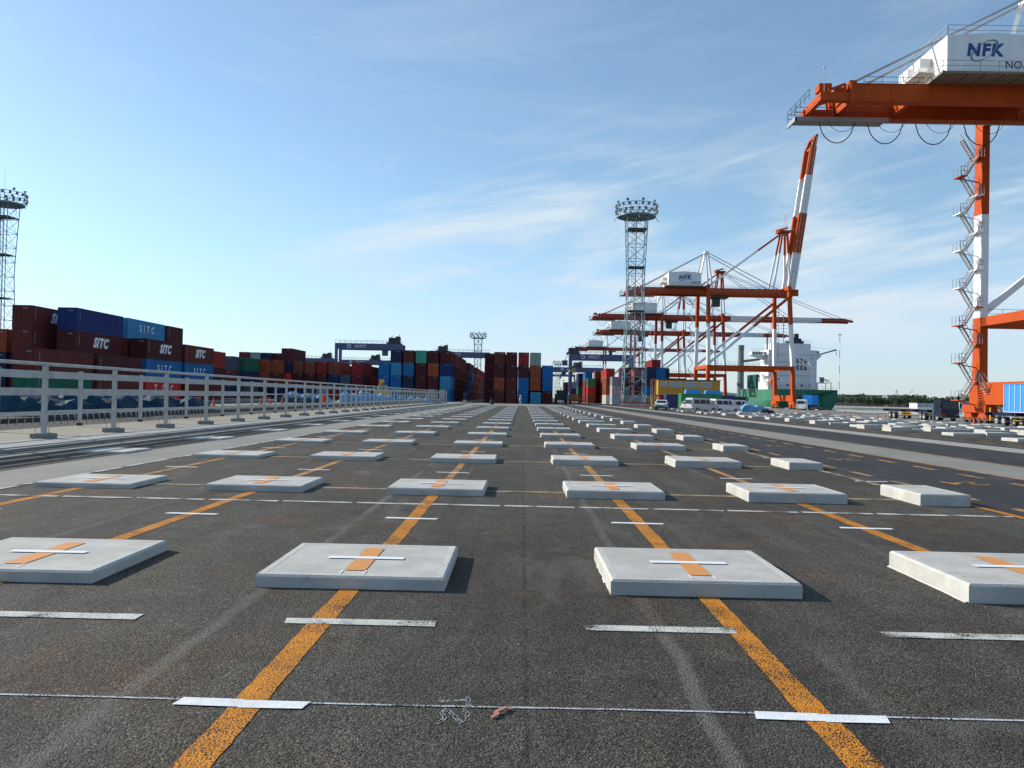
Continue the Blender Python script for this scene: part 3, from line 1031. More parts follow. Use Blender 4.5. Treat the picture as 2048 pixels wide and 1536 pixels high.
# rows receding behind its right-hand column (the face towards the aisle)
xr = xat(879, 190)+1.22
for s in range(12):
    y = 203.2+s*13.4
    n = 4 if s < 2 else (4 if s % 3 else 3)
    for l in range(n):
        c = ['maroon', 'red', 'brown', 'maroon', 'wine', 'red', 'navy', 'wine', 'maroon', 'azure'][(s*3+l*7) % 10]
        container(xr, y, l*HC, 12.19, HC, c, '%s container facing the dark aisle, %s bay back, %s level' % (CNAME[c], ORD[s], ORD[l]), 1)
for s in range(3):
    for q in range(4):
        c = ['maroon', 'brown', 'navy', 'red'][(s+q) % 4]
        container(xr-2.95*(q+1), 203.2+s*13.4, 3*HC, 12.19, HC, c, '%s container on top, %s bay behind front, %s column in' % (CNAME[c], ORD[s], ORD[q]), 1)
# right stack of the aisle (behind the walking person)
mid2 = [(987, ['brown', 'orange', 'maroon', 'brown']), (1011, ['brown', 'brown', 'maroon', 'maroon']), (1035.3, ['azure', 'azure', 'maroon', 'red']),
        (1059.3, [None, 'orange', 'orange', 'grey']), (1083.8, ['maroon', 'azure', 'azure'])]
for i, (px, c) in enumerate(mid2):
    stack_px(px, 190, c, '%s column of the stack behind the walking person' % ORD[i], det_from=0)
stack_px(1060.5, 188.8, ['sky'], 'fourth column of the stack behind the walking person', h=2.59)
stack_px(968, 197, ['maroon', 'maroon', 'maroon', 'maroon'], 'shaded column set back at the aisle', detail=2)
for s in range(8):
    y = 203.2+s*13.4
    for l in range(4 if s < 5 else 3):
        c = ['maroon', 'brown', 'navy', 'wine'][(s+l*3) % 4]
        container(xat(987, 190)+1.22, y, l*HC, 12.19, HC, c, '%s container behind the person stack, %s bay back, %s level' % (CNAME[c], ORD[s], ORD[l]), 1)
for i, px in enumerate((1011, 1035.3, 1059.3, 1083.8)):
    for s in range(3):
        for l in range(3):
            c = ['maroon', 'brown', 'navy', 'wine', 'slate'][(s+l*3+i) % 5]
            container(xat(px, 190)+1.22, 203.2+s*13.4, l*HC, 12.19, HC, c, '%s container behind the %s column of person stack, %s bay, %s level' % (CNAME[c], ORD[i+1], ORD[s], ORD[l]), 1)
# block left of the first gantry
b3 = [(561, ['navy', 'brightred', 'navy', 'maroon']), (584.5, ['navy', 'maroon', 'rust']), (608, ['slate', 'maroon', 'rust']), (632, ['grey', 'maroon', 'red']), (655.5, ['red', 'navy', 'rust']),
      (679, ['azure', 'slate']), (702, ['red', 'wine', 'red'])]
for i, (px, c) in enumerate(b3):
    stack_px(px, 192, c, '%s column of the red block under the gantry' % ORD[i])
for s in range(7):
    for l in range(3 if s % 3 == 2 else 2):
        c = ['wine', 'red', 'rust', 'wine', 'maroon', 'red'][(s*2+l) % 6]
        container(xat(702, 192)+1.22, 205.4+s*13.4, l*HC, 12.19, HC, c, '%s container behind the red block, %s bay back, %s level' % (CNAME[c], ORD[s], ORD[l]), 1)
b4 = [(441, 172, ['navy', 'brown', 'slate'], 0), (464, 176, ['slate', 'navy', 'green'], 0), (487, 185, ['azure', 'azure', 'brown'], 0), (511, 186, ['maroon', 'orange', 'orange'], 0), (536, 188, ['navy', 'brown', 'orange'], 0),
      (498, 215, ['grey', 'wine', 'wine', 'grey'], 0), (521, 216, ['navy', 'maroon', 'maroon', 'navy'], 0), (543, 217, ['navy', 'maroon', 'maroon', 'maroon'], 0), (476, 214, ['navy', 'brown', 'brown', 'wine'], 0)]
for i, (px, Y, c, _) in enumerate(b4):
    stack_px(px, Y, c, '%s column of the mixed block behind the cones' % ORD[i])
for s in range(5):
    for q, px in enumerate((585, 609, 632, 655, 678)):
        c = ['maroon', 'navy', 'brown', 'wine'][(s+q) % 4]
        container(xat(px, 192)+1.22, 218.8+s*13.4, 2*HC, 12.19, HC, c, '%s container in rear of red block, %s bay, %s column' % (CNAME[c], ORD[s], ORD[q]), 1)

# right-hand stacks (their left faces catch the sun)
H2 = 2.59
rs = [
    (1224, 235, ['white', 'white', 'grey'], 6.06, 'grey stack left of the light tower'),
    (1241, 236, ['white', 'grey', 'wine', 'wine'], 6.06, 'column right behind the grey stack'),
    (1212, 243, ['white', 'orange', 'orange', 'brightred'], 12.19, 'stack under the bright red container'),
    (1204, 262, ['rust', 'rust', 'rust', 'orange'], 12.19, 'brown stack left of the grey one'),
    (1175, 262, ['orange', 'brightred', 'leaf'], 6.06, 'stack under the leaf green container'),
    (1190, 268, ['rust', 'wine', 'wine', 'rust'], 6.06, 'column behind the leaf green container'),
    (1170, 285, ['red', 'red', 'red', 'azure'], 12.19, 'stack under the small blue container'),
    (1156, 300, ['rust', 'green', 'navy', 'navy'], 12.19, 'narrow navy stack under the right gantry'),
    (1143, 330, ['grey', 'maroon', 'grey'], 12.19, 'pale stack under the right gantry'),
    (1128, 340, ['navy', 'maroon', 'maroon'], 12.19, 'maroon stack left of the right gantry'),
    (1268, 228, [None, 'wine', 'wine', 'pink'], 12.19, 'red stack seen through the light tower'),
    (1248, 206, ['grey'], 6.06, 'row of pale boxes below the tower, left one'),
    (1270, 205, ['grey'], 6.06, 'row of pale boxes below the tower, middle one'),
    (1294, 207, ['grey'], 6.06, 'row of pale boxes below the tower, right one'),
    (1293, 222, [None, 'azure', 'navy', 'navy'], 6.06, 'navy stack right of the light tower'),
    (1312, 222, [None, 'navy', 'azure', 'azure'], 6.06, 'blue stack left of the yellow office'),
    (1320, 226, [None, None, 'navy', 'navy'], 12.19, 'navy column behind the yellow office'),
    (1303, 234, [None, 'brown', 'red', 'red', 'red'], 12.19, 'red stack behind the light tower'),
]
for px, Y, c, L, where in rs:
    stack_px(px, Y, c, where, L=L, h=H2, detail=1 if Y > 245 else 2)
# white ring emblems on the two navy ends
for px, Y, z in ((1320, 226, 3), (1293, 222, 1)):
    pass

# violet-blue and green boxes behind the parked cars
xg = xat(1362, 128)
gb = link('site_container', CM[(6.06, 2.59)][4], loc=(xg, 128, zt(xg)), label='leaf green site container standing behind the parked white vans', cat='container', color=PAL['leaf'])
gb.rotation_euler = (0, 0, -math.pi/2)
gb.location = (xg, 129, zt(xg))
for px, Y, c, lab in ((1330, 150, 'ultra', 'long violet blue container standing behind the parked silver car'), (1422, 152, 'slate', 'slate blue container at right of the violet container row')):
    xx = xat(px, Y)
    o = link('site_container', CM[(12.19 if c == 'ultra' else 6.06, 2.59)][4], loc=(xx, Y, zt(xx)), label=lab, cat='container', color=PAL[c])
    o.rotation_euler = (0, 0, -math.pi/2)
for px, w, lab in ((1364, 30, 'bright blue tarpaulin bundle on the green container, left one'), (1403, 30, 'bright blue tarpaulin bundle on the green container, right one')):
    xx = xat(px, 132)
    m = MB()
    m.hexa([(0, 0, 0), (2.5, 0, 0), (2.5, 1.2, 0), (0, 1.2, 0), (.15, .1, .6), (2.3, .15, .7), (2.2, 1, .62), (.1, 1, .66)])
    m.build('tarp_bundle', brand_blue, loc=(xx, 129.2, zt(xx)+2.6), label=lab, cat='tarpaulin', group='blue bundles on the container roof')
# yellow two-storey site office
xo, yo = xat(1316, 168), 168
of = root('site_office', 'yellow container office block with a row of windows on upper floor', 'site office', (xo, yo, zt(xo)))
wo_ = 12.4
MB().box(0, 0, 2.6, wo_, 2.6, 5.6).build('wall', yellow_office, of)
MB().box(-.12, -.12, 5.6, wo_+.12, 2.72, 5.78).build('roof', dark, of)
MB().box(.3, .2, 0, wo_-.3, 2.4, 2.6).build('ground_floor', pbr('office_red', (.20, .02, .02), .6), of)
for i, (a, b) in enumerate(((.5, 1.7), (2.3, 4.7), (5.3, 7.9), (8.6, 10.6))):
    n = max(1, int((b-a)/.8))
    w = MB().box(a-.06, -.06, 4.2, b+.06, -.003, 5.3).build('window', crane_white, of)
    for j in range(n):
        p0 = a+(b-a)*j/n
        MB().box(p0+.03, -.085, 4.26, p0+(b-a)/n-.03, -.062, 5.24).build('pane', pane_grey, w)
st = MB()
for i in range(14):
    st.box(-1.1, .1+i*.16, .2+i*.19, -.25, .3+i*.16, .23+i*.19)
st.bar((-1.1, 0, 0), (-1.1, 2.4, 2.7), .06, .2).bar((-.25, 0, 0), (-.25, 2.4, 2.7), .06, .2)
for y in (.1, 2.3):
    for x in (-1.1, -.25):
        st.box(x-.04, y-.04, 0, x+.04, y+.04, 5.7)
for z in (2.7, 3.7, 5.6):
    st.box(-1.14, .06, z, -.2, .14, z+.06)
    st.box(-1.14, 2.26, z, -.2, 2.34, z+.06)
st.build('outside_stair', yellow, of)


# ------------------------------------------------------------------ lattice light towers
def light_tower(name, x, y, hgt, label, detail=True, wtop=2.35, wmid=1.75, wbase=2.5, plat=4.75):
    z0 = zt(x)
    r = root(name, label, 'light tower', (x, y, z0), 0, 'lattice floodlight towers')
    m = MB()

    def wid(z):
        t = z/hgt
        return wmid+(wbase-wmid)*max(0, (.62-t)/.62) if t < .62 else wmid+(wtop-wmid)*((t-.62)/.38)**1.2
    nseg = 13 if detail else 9
    zs = [hgt*i/nseg for i in range(nseg+1)]
    cs = [(-1, -1), (1, -1), (1, 1), (-1, 1)]
    tk = .11 if detail else .16
    legs = [MB() for _ in range(4)]
    for a, b in zip(zs[:-1], zs[1:]):
        wa, wb = wid(a), wid(b)
        for i, (sx, sy) in enumerate(cs):
            legs[i].tube((sx*wa, sy*wa, a), (sx*wb, sy*wb, b), tk, 6)
        for i in range(4):
            (x0, y0_), (x1, y1_) = cs[i], cs[(i+1) % 4]
            mz_ = (a+b)/2
            wm_ = (wa+wb)/2
            m.tube((x0*wa, y0_*wa, a), (x1*wb, y1_*wb, b), tk*.45, 4, cap=False)
            m.tube((x1*wa, y1_*wa, a), (x0*wb, y0_*wb, b), tk*.45, 4, cap=False)
            m.tube((x0*wb, y0_*wb, b), (x1*wb, y1_*wb, b), tk*.5, 4, cap=False)
    for q in range(4):
        legs[q].build('leg', tower_paint, r)
    m.build('bracing', tower_paint, r)
    # inner mast and ladder
    mm = MB().tube((0, 0, 0), (0, 0, hgt+3), .12 if detail else .16, 6)
    mm.tube((0, 0, hgt+3), (0, 0, hgt+8), .04, 4)
    mm.build('mast', galv, r)
    if detail:
        for z in (hgt*.12, hgt*.20, hgt*.5, hgt*.73, hgt*.93):
            w = wid(z)
            MB().box(-w, -w, z-.12, w, w, z+.06).build('rest_platform', dark, r)
        ld = MB()
        for i in range(int(hgt/.6)):
            ld.box(-.9, .3, i*.6, -.4, .34, i*.6+.05)
        ld.box(-.93, .3, 0, -.88, .35, hgt).box(-.42, .3, 0, -.37, .35, hgt)
        ld.build('ladder', galv, r)
    n = 16 if detail else 12
    P = MB()
    for i in range(n):
        a, b = 2*math.pi*i/n, 2*math.pi*(i+1)/n
        for rr in (plat*.93,):
            P.quad((0, 0, hgt+.05), (rr*math.cos(a), rr*math.sin(a), hgt+.05), (rr*math.cos(b), rr*math.sin(b), hgt+.05))
            P.quad((0, 0, hgt-.1), (rr*math.cos(a), rr*math.sin(a), hgt-.1), (rr*math.cos(b), rr*math.sin(b), hgt-.1))
            P.quad((rr*math.cos(a), rr*math.sin(a), hgt-.22), (rr*math.cos(b), rr*math.sin(b), hgt-.22), (rr*math.cos(b), rr*math.sin(b), hgt+.1), (rr*math.cos(a), rr*math.sin(a), hgt+.1))
    P.build('platform', tower_paint, r)
    Rl = MB()
    for i in range(n):
        a, b = 2*math.pi*i/n, 2*math.pi*(i+1)/n
        for z in (.6, 1.2, 1.8, 2.5):
            Rl.tube((plat*math.cos(a), plat*math.sin(a), hgt+z), (plat*math.cos(b), plat*math.sin(b), hgt+z), .05 if z < 2.4 else .08, 4, cap=False)
        Rl.tube((plat*math.cos(a), plat*math.sin(a), hgt), (plat*math.cos(a), plat*math.sin(a), hgt+2.5), .045, 4)
        if i % 4 == 0:
            Rl.tube((plat*math.cos(a)*.9, plat*math.sin(a)*.9, hgt-.1), (plat*math.cos(a)*1.08, plat*math.sin(a)*1.08, hgt-1.2), .07, 4)
    Rl.build('lamp_rail', tower_paint, r)
    lm = MB().tube((0, 0, 0), (0, .12, 0), .33, 10).tube((0, .12, 0), (0, .42, 0), .28, 10, .12)
    lm.cur = 1
    lm.tube((0, -.02, 0), (0, .0, 0), .29, 10)
    key = '_lamp'
    if key not in slab_data:
        slab_data[key] = lm.mesh('floodlight', [lamp_grey, lens_m])
    nl = 20 if detail else 12
    for lv, zz in enumerate((.95, 2.1)):
        for i in range(nl):
            a = 2*math.pi*(i+.5*lv)/nl
            rr = plat+.12
            link('floodlight', slab_data[key], r, loc=(rr*math.cos(a), rr*math.sin(a), hgt+zz), rot=(R_(20), 0, a+math.pi/2), scale=(1,)*3 if detail else (1.2,)*3)
    for i in range(8):
        a = 2*math.pi*(i+.25)/8
        link('floodlight', slab_data[key], r, loc=((plat-.2)*math.cos(a), (plat-.2)*math.sin(a), hgt+3.05), rot=(R_(20), 0, a+math.pi/2))
    return r


TY = 190
tx = xat(1270, TY, 600)
th = zat(1272, 432, TY)
light_tower('light_tower', tx, TY, th, 'tall blue green lattice floodlight tower rising beside the red quay cranes')
light_tower('light_tower', xat(8, 195, 400)+.1, 195, zat(8, 408, 195), 'floodlight tower cut by the left edge above dark containers')
light_tower('light_tower', xat(954, 480), 480, zat(954, 676, 480), 'small distant floodlight tower above the centre gantry beam', False)
light_tower('light_tower', xat(1115, 760), 760, zat(1115, 728, 760), 'smallest floodlight tower far away between centre stack and right gantry', False)
# barriers round the foot of the tower
for i in range(7):
    px = 1245+i*15
    xx = xat(px, 178)
    m = MB().box(-.06, -.06, 0, .06, .06, 1).box(-.3, -.25, 0, .3, .25, .12).box(0, -.03, .75, 1.6, .03, .95)
    m.cur = 1
    m.box(0, -.035, .3, 1.6, .035, .45)
    m.build('work_barrier', [cone_mat, car_white], loc=(xx, 178, zt(xx)), label='low orange and white barrier at the light tower foot, %s from left' % ORD[i], cat='barrier', group='barriers at the tower foot')


# ------------------------------------------------------------------ rubber tyred gantries
def gantry(x0px, x1px, Y, topy, label, trol=.85, word=True, depth=7.):
    x0, x1 = xat(x0px, Y), xat(x1px, Y)
    zt_ = zat((x0px+x1px)/2, topy, Y)
    r = root('gantry_crane', label, 'gantry crane', (x0, Y, 0), 0, 'blue yard gantry cranes')
    Wd = x1-x0
    bh = 2.2 if word else 1.8
    for yy in (0, depth):
        b = MB().box(0, yy-.5, zt_-bh, Wd, yy+.5, zt_).build('girder', rtg_blue, r)
        if word and yy == 0:
            link('lettering', text_mesh('NUCT', 1.5, letter_white, offset=.03, depth=.01), b, loc=(Wd*.38, -.52, zt_-bh/2), rot=ON_YFACE)
            e = MB()
            for i in range(14):
                a, c = 2*math.pi*i/14, 2*math.pi*(i+1)/14
                e.quad(*[(Wd*.21+rr*math.cos(t), -.515, zt_-bh/2+rr*math.sin(t)) for rr, t in ((.75, a), (.75, c), (.45, c), (.45, a))])
            e.build('emblem', letter_white, b)
        rl = MB()
        for i in range(int(Wd/2)):
            rl.box(i*2, yy-.55, zt_, i*2+.07, yy-.48, zt_+1.1)
        rl.box(0, yy-.55, zt_+1.05, Wd, yy-.48, zt_+1.13)
        rl.build('handrail', rtg_blue, r)
    for xx in (0, Wd):
        sx = 1 if xx == 0 else -1
        for yy in (0, depth):
            MB().box(min(xx, xx+sx*1.0), yy-.45, 1.6, max(xx, xx+sx*1.0), yy+.45, zt_-bh).build('leg', rtg_blue, r)
        MB().box(min(xx, xx+sx*.9), .5, 2.6, max(xx, xx+sx*.9), depth-.5, 3.4).box(min(xx, xx+sx*1.1), -1.5, 1.2, max(xx, xx+sx*1.1), depth+1.5, 1.65).build('sill', rtg_blue, r)
        for yy in (-1.2, 0.6, depth-.6, depth+1.2):
            MB().tube((xx-.0, yy, .65), (xx+sx*.6, yy, .65), .65, 14).build('wheel', black, r)
    ld = MB()
    for i in range(int((zt_-3)/.8)):
        ld.box(1.25, -.3, 2+i*.8, 1.9, -.2, 2+i*.8+.08)
    ld.box(1.85, -.3, 2, 1.92, -.2, zt_-bh).build('ladder', rtg_blue, r)
    t = MB()
    tx_ = Wd*trol
    t.box(tx_-2.6, .2, zt_+.1, tx_+2.4, depth-.2, zt_+.6)
    t.box(tx_-1.8, .6, zt_+.6, tx_+.4, depth-1, zt_+2.4).box(tx_+.7, .8, zt_+.6, tx_+2.1, depth-2, zt_+2.9)
    t.tube((tx_-1, .4, zt_+1.6), (tx_-1, 2.6, zt_+1.6), .7, 8).box(tx_+2.2, .2, zt_, tx_+2.4, .4, zt_+3.6).bar((tx_-2.4, .3, zt_+.6), (tx_-.2, .3, zt_+3.1), .15)
    t.build('trolley', dark, r)
    c = MB().box(tx_-4.2, .6, zt_-bh-2.2, tx_-2.2, 2.6, zt_-bh-.2).bar((tx_-3.2, 1.5, zt_-bh-.3), (tx_-2, 1.5, zt_+.2), .2).build('cab', rtg_blue, r)
    MB().box(tx_-4.0, .56, zt_-bh-1.7, tx_-2.4, .59, zt_-bh-.7).build('cab_window', glass, c)
    sp_ = MB().box(tx_-1.4, -.5, zt_-bh-4.4, tx_+1.1, depth+.5, zt_-bh-3.9)
    for a in (-1, .8):
        sp_.tube((tx_+a, 1, zt_-bh-4), (tx_+a, 1, zt_), .05, 4)
    sp_.build('spreader', yellow if x0px > 1000 else dark, r)


gantry(668, 803, 310, 687, 'blue yard gantry over the red containers left of centre', .86)
gantry(868, 978, 358, 704, 'blue gantry behind the two centre stacks', .13)
gantry(1138, 1266, 318, 709, 'blue gantry standing left of the light tower', .06)
gantry(1101, 1207, 400, 735, 'smaller blue gantry seen under the right gantry beam', .5, True)
gantry(679, 782, 410, 720, 'lower blue gantry seen under the left gantry beam', .66, True)
gantry(575, 668, 420, 716, 'distant blue gantry left of the large left gantry', .8, False)
gantry(988, 1093, 420, 734, 'distant blue gantry behind the stack beside the person', .3, False)
gantry(1103, 1150, 800, 749, 'tiny blue gantry farthest away in the right gap', .5, False, 10)


# ------------------------------------------------------------------ ship to shore cranes
XL, XS = 56., 80.5
GB, GT = 34.35, 36.3
Z0 = -.55


def banded(m, p, q, w, h, bands):
    """bands: list of (t0, t1, material index) along p-q"""
    p, q = Vector(p), Vector(q)
    for a, b, c in bands:
        m.cur = c
        m.bar(p.lerp(q, a), p.lerp(q, b), w, h)
    m.cur = 0


def handrail(m, p, q, h=1.1, n=None, r=.03):
    p, q = Vector(p), Vector(q)
    n = n or max(2, int((q-p).length/1.8))
    for i in range(n+1):
        a = p.lerp(q, i/n)
        m.bar(a, a+Vector((0, 0, h)), r*1.6)
    for z in (h*.5, h):
        m.bar(p+Vector((0, 0, z)), q+Vector((0, 0, z)), r*1.6)


def quay_crane(yn, yf, label, boom_up, no, near=False, x_back=25.8, old=False, faded=0):
    yc = (yn+yf)/2
    og = crane_red if old else crane_orange
    mats = [og, crane_white]
    r = root('quay_crane', label, 'quay crane', (0, 0, 0), 0, 'orange and white quay cranes')
    zp, zw = 12.3, 24.9
    zleg = GT+.45
    lw, ld_ = (.9, 1.7)
    for X in (XL, XS):
        for Y, s in ((yn, 1), (yf, -1)):
            m = MB()
            lean = 1.3 if X == XS else 0
            for z0, z1, c in ((Z0+2.9, zp, 0), (zp, zw, 1), (zw, zleg, 0)):
                m.cur = c
                f0_, f1_ = (z0/zleg), (z1/zleg)
                tp = 0 if near else 1.6
                yl0, yl1 = Y+s*tp*max(0, (z0-zp)/(zleg-zp)), Y+s*tp*max(0, (z1-zp)/(zleg-zp))
                m.hexa([(X+lean*(1-f0_)+a*lw/2*(1.15 if z0 < zp else 1), yl0+b*ld_/2, z0) for a, b in ((-1, -1), (1, -1), (1, 1), (-1, 1))] +
                       [(X+lean*(1-f1_)+a*lw/2, yl1+b*ld_/2, z1) for a, b in ((-1, -1), (1, -1), (1, 1), (-1, 1))])
            m.build('leg', mats, r)
            # bogie with wheels
            bx = X+lean
            bg_ = MB()
            bg_.box(bx-.7, Y-2.6, Z0+1.25, bx+.7, Y+2.6, Z0+2.2)
            for a in (-1.6, 1.6):
                bg_.prism([(Y+a-1.3, Z0+.35), (Y+a+1.3, Z0+.35), (Y+a+.5, Z0+1.4), (Y+a-.5, Z0+1.4)], bx-.55, bx+.55, 'x')
            bo = bg_.build('bogie', og, r)
            for a in (-2.3, -1.0, 1.0, 2.3):
                MB().tube((bx-.62, Y+a, Z0+.36), (bx+.62, Y+a, Z0+.36), .36, 12).build('wheel', dark, bo)
            for a in (-2.95, 2.95):
                MB().tube((bx, Y+a, Z0+.5), (bx, Y+a*.9, Z0+.5), .2, 8).box(bx-.35, Y+a-.1, Z0+.3, bx-.25, Y+a+.1, Z0+1.9).build('buffer', yellow, bo)
        # sill beam along the rail
        sx = X+(1.3 if X == XS else 0)
        MB().box(sx-.6, yn-1.2, Z0+2.25, sx+.6, yf+1.2, Z0+4.9 if X == XL else Z0+4.1).build('sill_beam', og, r)
        # tie between legs at portal level along the quay
        lx = X+(1.3*(1-zp/zleg) if X == XS else 0)
        MB().box(lx-.4, yn+.85, zp-1.1, lx+.4, yf-.85, zp).build('portal_tie', og, r)
        MB().box(X-.45, yn+(.8 if near else 2.4), GB+1.3, X+.45, yf-(.8 if near else 2.4), GT+.4).build('cross_beam', og, r)
    for Y in (yn, yf):
        m = MB().box(XL+.45, Y-.55, zp-1.25, XS+.4, Y+.55, zp-.05)
        m.build('portal_beam', og, r)
        hm = MB()
        handrail(hm, (XL+.6, Y-.5, zp-.05), (XS, Y-.5, zp-.05))
        hm.build('handrail', galv_grey, r)
    for Y, s in ((yn, 1), (yf, -1)):
        m = MB()
        banded(m, (XL+.3, Y, zp+.6), (XS-.2, Y+(0 if near else s*1.4), GB-1.2), .62, .75, [(0, .56, 1), (.56, 1, 0)])
        m.build('diagonal_brace', mats, r)
    # girders
    for s in (-1, 1):
        y = yc+s*2.8
        gx0 = x_back+(3.4 if near else 4.6)
        gd = MB().box(gx0, y-.55, GB+.06, XS+4.2, y+.55, GT-.06).box(gx0, y-.64, GB, XS+4.2, y+.64, GB+.06).box(gx0, y-.64, GT-.06, XS+4.2, y+.64, GT)
        for q in range(int((XS-gx0)/4.2)):
            gd.box(gx0+4.2*(q+1), y-.62, GB+.06, gx0+4.2*(q+1)+.07, y+.62, GT-.06)
        gd.build('girder', og, r)
        MB().box(x_back, y-.45, GB+.1, gx0, y+.45, GT-.95).build('girder_end', og, r)
    g = MB()
    for x in (x_back+.2, x_back+3.6, x_back+10):
        g.box(x, yc-2.3, GB+.3, x+.5, yc+2.3, GB+1.2)
    g.build('cross_tie', og, r)
    w = MB()
    w.box(x_back-.4, yc+3.5, GB+.15, XS, yc+4.3, GB+.22)
    w.box(x_back-1.2, yc+1.6, GB-.25, x_back+9.5, yc+4.3, GB-.1)
    w.build('walkway', galv_grey, r)
    MB().box(x_back-1.2, yc+1.5, GB-.6, x_back-1.0, yc+4.4, GB-.25).box(x_back-1.2, yc+1.5, GB-.6, x_back+9.5, yc+1.6, GB-.1).build('walkway_edge', galv_grey, r)
    hm = MB()
    for s in (-1, 1):
        if s > 0 or not near:
            handrail(hm, (x_back-.4, yc+s*4.3, GB+.22), (XS, yc+s*4.3, GB+.22))
        handrail(hm, (x_back+5, yc+s*2.4, GT), (XS, yc+s*2.4, GT), n=22)
        handrail(hm, (x_back-1.2, yc+2.95+s*1.3, GB-.1), (x_back+9.5, yc+2.95+s*1.3, GB-.1))
    handrail(hm, (x_back-1.2, yc-3.2, GB+.2), (x_back-1.2, yc+4.25, GB+.2), n=5)
    hm.build('walkway_rail', dark if near else galv_grey, r)
    # end machinery
    e = MB()
    e.box(x_back+.2, yc-2.2, GT-.4, x_back+1.6, yc-.8, GT+.4).box(x_back+2.2, yc-1.9, GT-.9, x_back+3.2, yc-.6, GT+.1).box(x_back+3.4, yc-1.9, GT-.9, x_back+4.5, yc+1.6, GT+.3)
    e
    for s in (-1, 1):
        y = yc+s*2.8
        e.bar((x_back+1, y, GT-.6), (x_back+2.8, y, GT+.1), .25).bar((x_back+2.8, y, GT+.1), (x_back+2.9, y, GB), .22)
        e.box(gx0-.2, y-.68, GB-.02, gx0+.15, y+.68, GT+.04).box(gx0-.3, y-.5, GT-.6, gx0+.5, y+.5, GT+.35)
    e.build('end_machinery', og, r)
    MB().tube((x_back+.6, yc-2.6, GT-.9), (x_back+.6, yc-2.6, GT+1.9), .03, 5).tube((x_back+.6, yc-2.6, GT+1.9), (x_back+.6, yc-2.6, GT+2.15), .1, 6).build('mast_lamp', galv_grey, r)
    # machinery house
    hx0, hx1, hy0, hy1, hz0, hz1 = 44.2, 54.2, yc-5.7, yc+5.7, GT+.25, GT+4.6
    h = MB()
    h.prism([(hx0, hz0), (hx1, hz0), (hx1, hz1-.25), ((hx0+hx1)/2, hz1+.12), (hx0, hz1-.25)], hy0, hy1)
    hs = h.build('machinery_house', crane_white, r)
    fl = MB().box(hx0-.9, hy0-.9, hz0-.22, hx1+.9, hy1+.9, hz0-.01)
    for i in range(6):
        fl.box(hx0+i*1.9, hy0-.9, hz0-.34, hx0+i*1.9+.18, hy1+.9, hz0-.22)
    fl.build('house_floor', pbr('floor_grating', (.22, .18, .13), .7), hs)
    hm = MB()
    handrail(hm, (hx0-.85, hy0-.85, hz0), (hx1+.85, hy0-.85, hz0))
    handrail(hm, (hx0-.85, hy0-.85, hz0), (hx0-.85, hy1+.85, hz0))
    handrail(hm, (hx0+.1, hy0+.1, hz1-.2), (hx1-.1, hy0+.1, hz1-.2))
    handrail(hm, (hx0+.1, hy0+.1, hz1-.2), (hx0+.1, hy1-.1, hz1-.2))
    hm.build('house_rail', galv_grey, hs)
    v = MB()
    for i, (yy, zz) in enumerate(((hy0+3.4, hz0+2.0), (hy0+6.4, hz0+2.0))):
        v.box(hx0-1.25, yy, zz, hx0-.02, yy+1.3, zz+1.0)
    v.box(hx0-1.6, hy0+3, hz0+1.3, hx0, hy0+8, hz0+1.4)
    v.build('air_duct', crane_white, hs)
    cx, cz = hx0+(3.9 if near else 5.0), (hz0+hz1)/2+.35
    if near or no:
        tm = text_mesh('NFK', 1.8, blue_logo, shear=.12, offset=.085, space=1.16, depth=.01)
        link('lettering', tm, hs, loc=(cx, hy0-.012, cz), rot=ON_YFACE)
        e = MB()
        n = 40
        for i in range(n):
            a, c = 2*math.pi*i/n, 2*math.pi*(i+1)/n
            P = []
            for t, inner in ((a, 0), (c, 0), (c, 1), (a, 1)):
                th_ = .17*(.35+abs(math.cos(t)))*inner
                u, w_ = (1.72-th_)*math.cos(t), (.78-th_*.7)*math.sin(t)
                ca, sa = math.cos(R_(36)), math.sin(R_(36))
                P.append((cx+u*ca-w_*sa, hy0-.024, cz+u*sa+w_*ca))
            e.quad(*P)
        e.build('emblem', teal_logo, hs)
        if no:
            link('lettering', text_mesh(no, 1.15, dark_text, offset=.01, depth=.01), hs, loc=(hx1-(2.6 if near else 1.7), hy0-.012, hz0+1.0), rot=ON_YFACE)
    # landside mast with stays to the back reach and to the sea side
    am = (XL+.7, 47.7)
    m = MB()
    for s in (-1, 1):
        y = yc+s*2.8
        m.bar((XL-2.3, y, GT), (am[0]-.5, y*.5+yc*.5, am[1]), .45, .45)
        m.bar((XL+2.3, y, GT), (am[0]+.3, y*.5+yc*.5, am[1]), .45, .45)
    m.box(am[0]-.7, yc-1.8, am[1]-.35, am[0]+.5, yc+1.8, am[1]+.3)
    m.build('rear_mast', crane_white, r)
    m = MB()
    for s in (-1, 1):
        y = yc+s*2.8
        m.bar((gx0+.1, y, GT+.2), (am[0], yc+s*1.5, am[1]), .22)
        m.bar((am[0], yc+s*1.5, am[1]), (XS-2, y, GT), .2)
    m.build('rear_stay', pbr('stay_grey', (.42, .40, .38), .6), r)
    # apex over the sea legs
    ax, azz = XS+.6, 54.7
    m = MB()
    for s in (-1, 1):
        y = yc+s*2.8
        banded(m, (XS-3.4, y, GT), (ax-.8, yc+s*1.2, azz), .5, .5, [(0, .62, 1), (.62, 1, 0)])
        banded(m, (XS+1.8, y, GT), (ax+.5, yc+s*1.2, azz), .6, .6, [(0, .62, 1), (.62, 1, 0)])
    m.cur = 0
    m.box(ax-2.2, yc-2, azz-.3, ax+1.6, yc+2, azz+.25)
    m.bar((ax-2.5, yc, azz+.3), (ax+1, yc, azz+1.4), .8, .5)
    m.build('apex_frame', mats, r)
    m = MB()
    handrail(m, (ax-2.8, yc-2.2, azz+.2), (ax+2, yc-2.2, azz+.2), n=5)
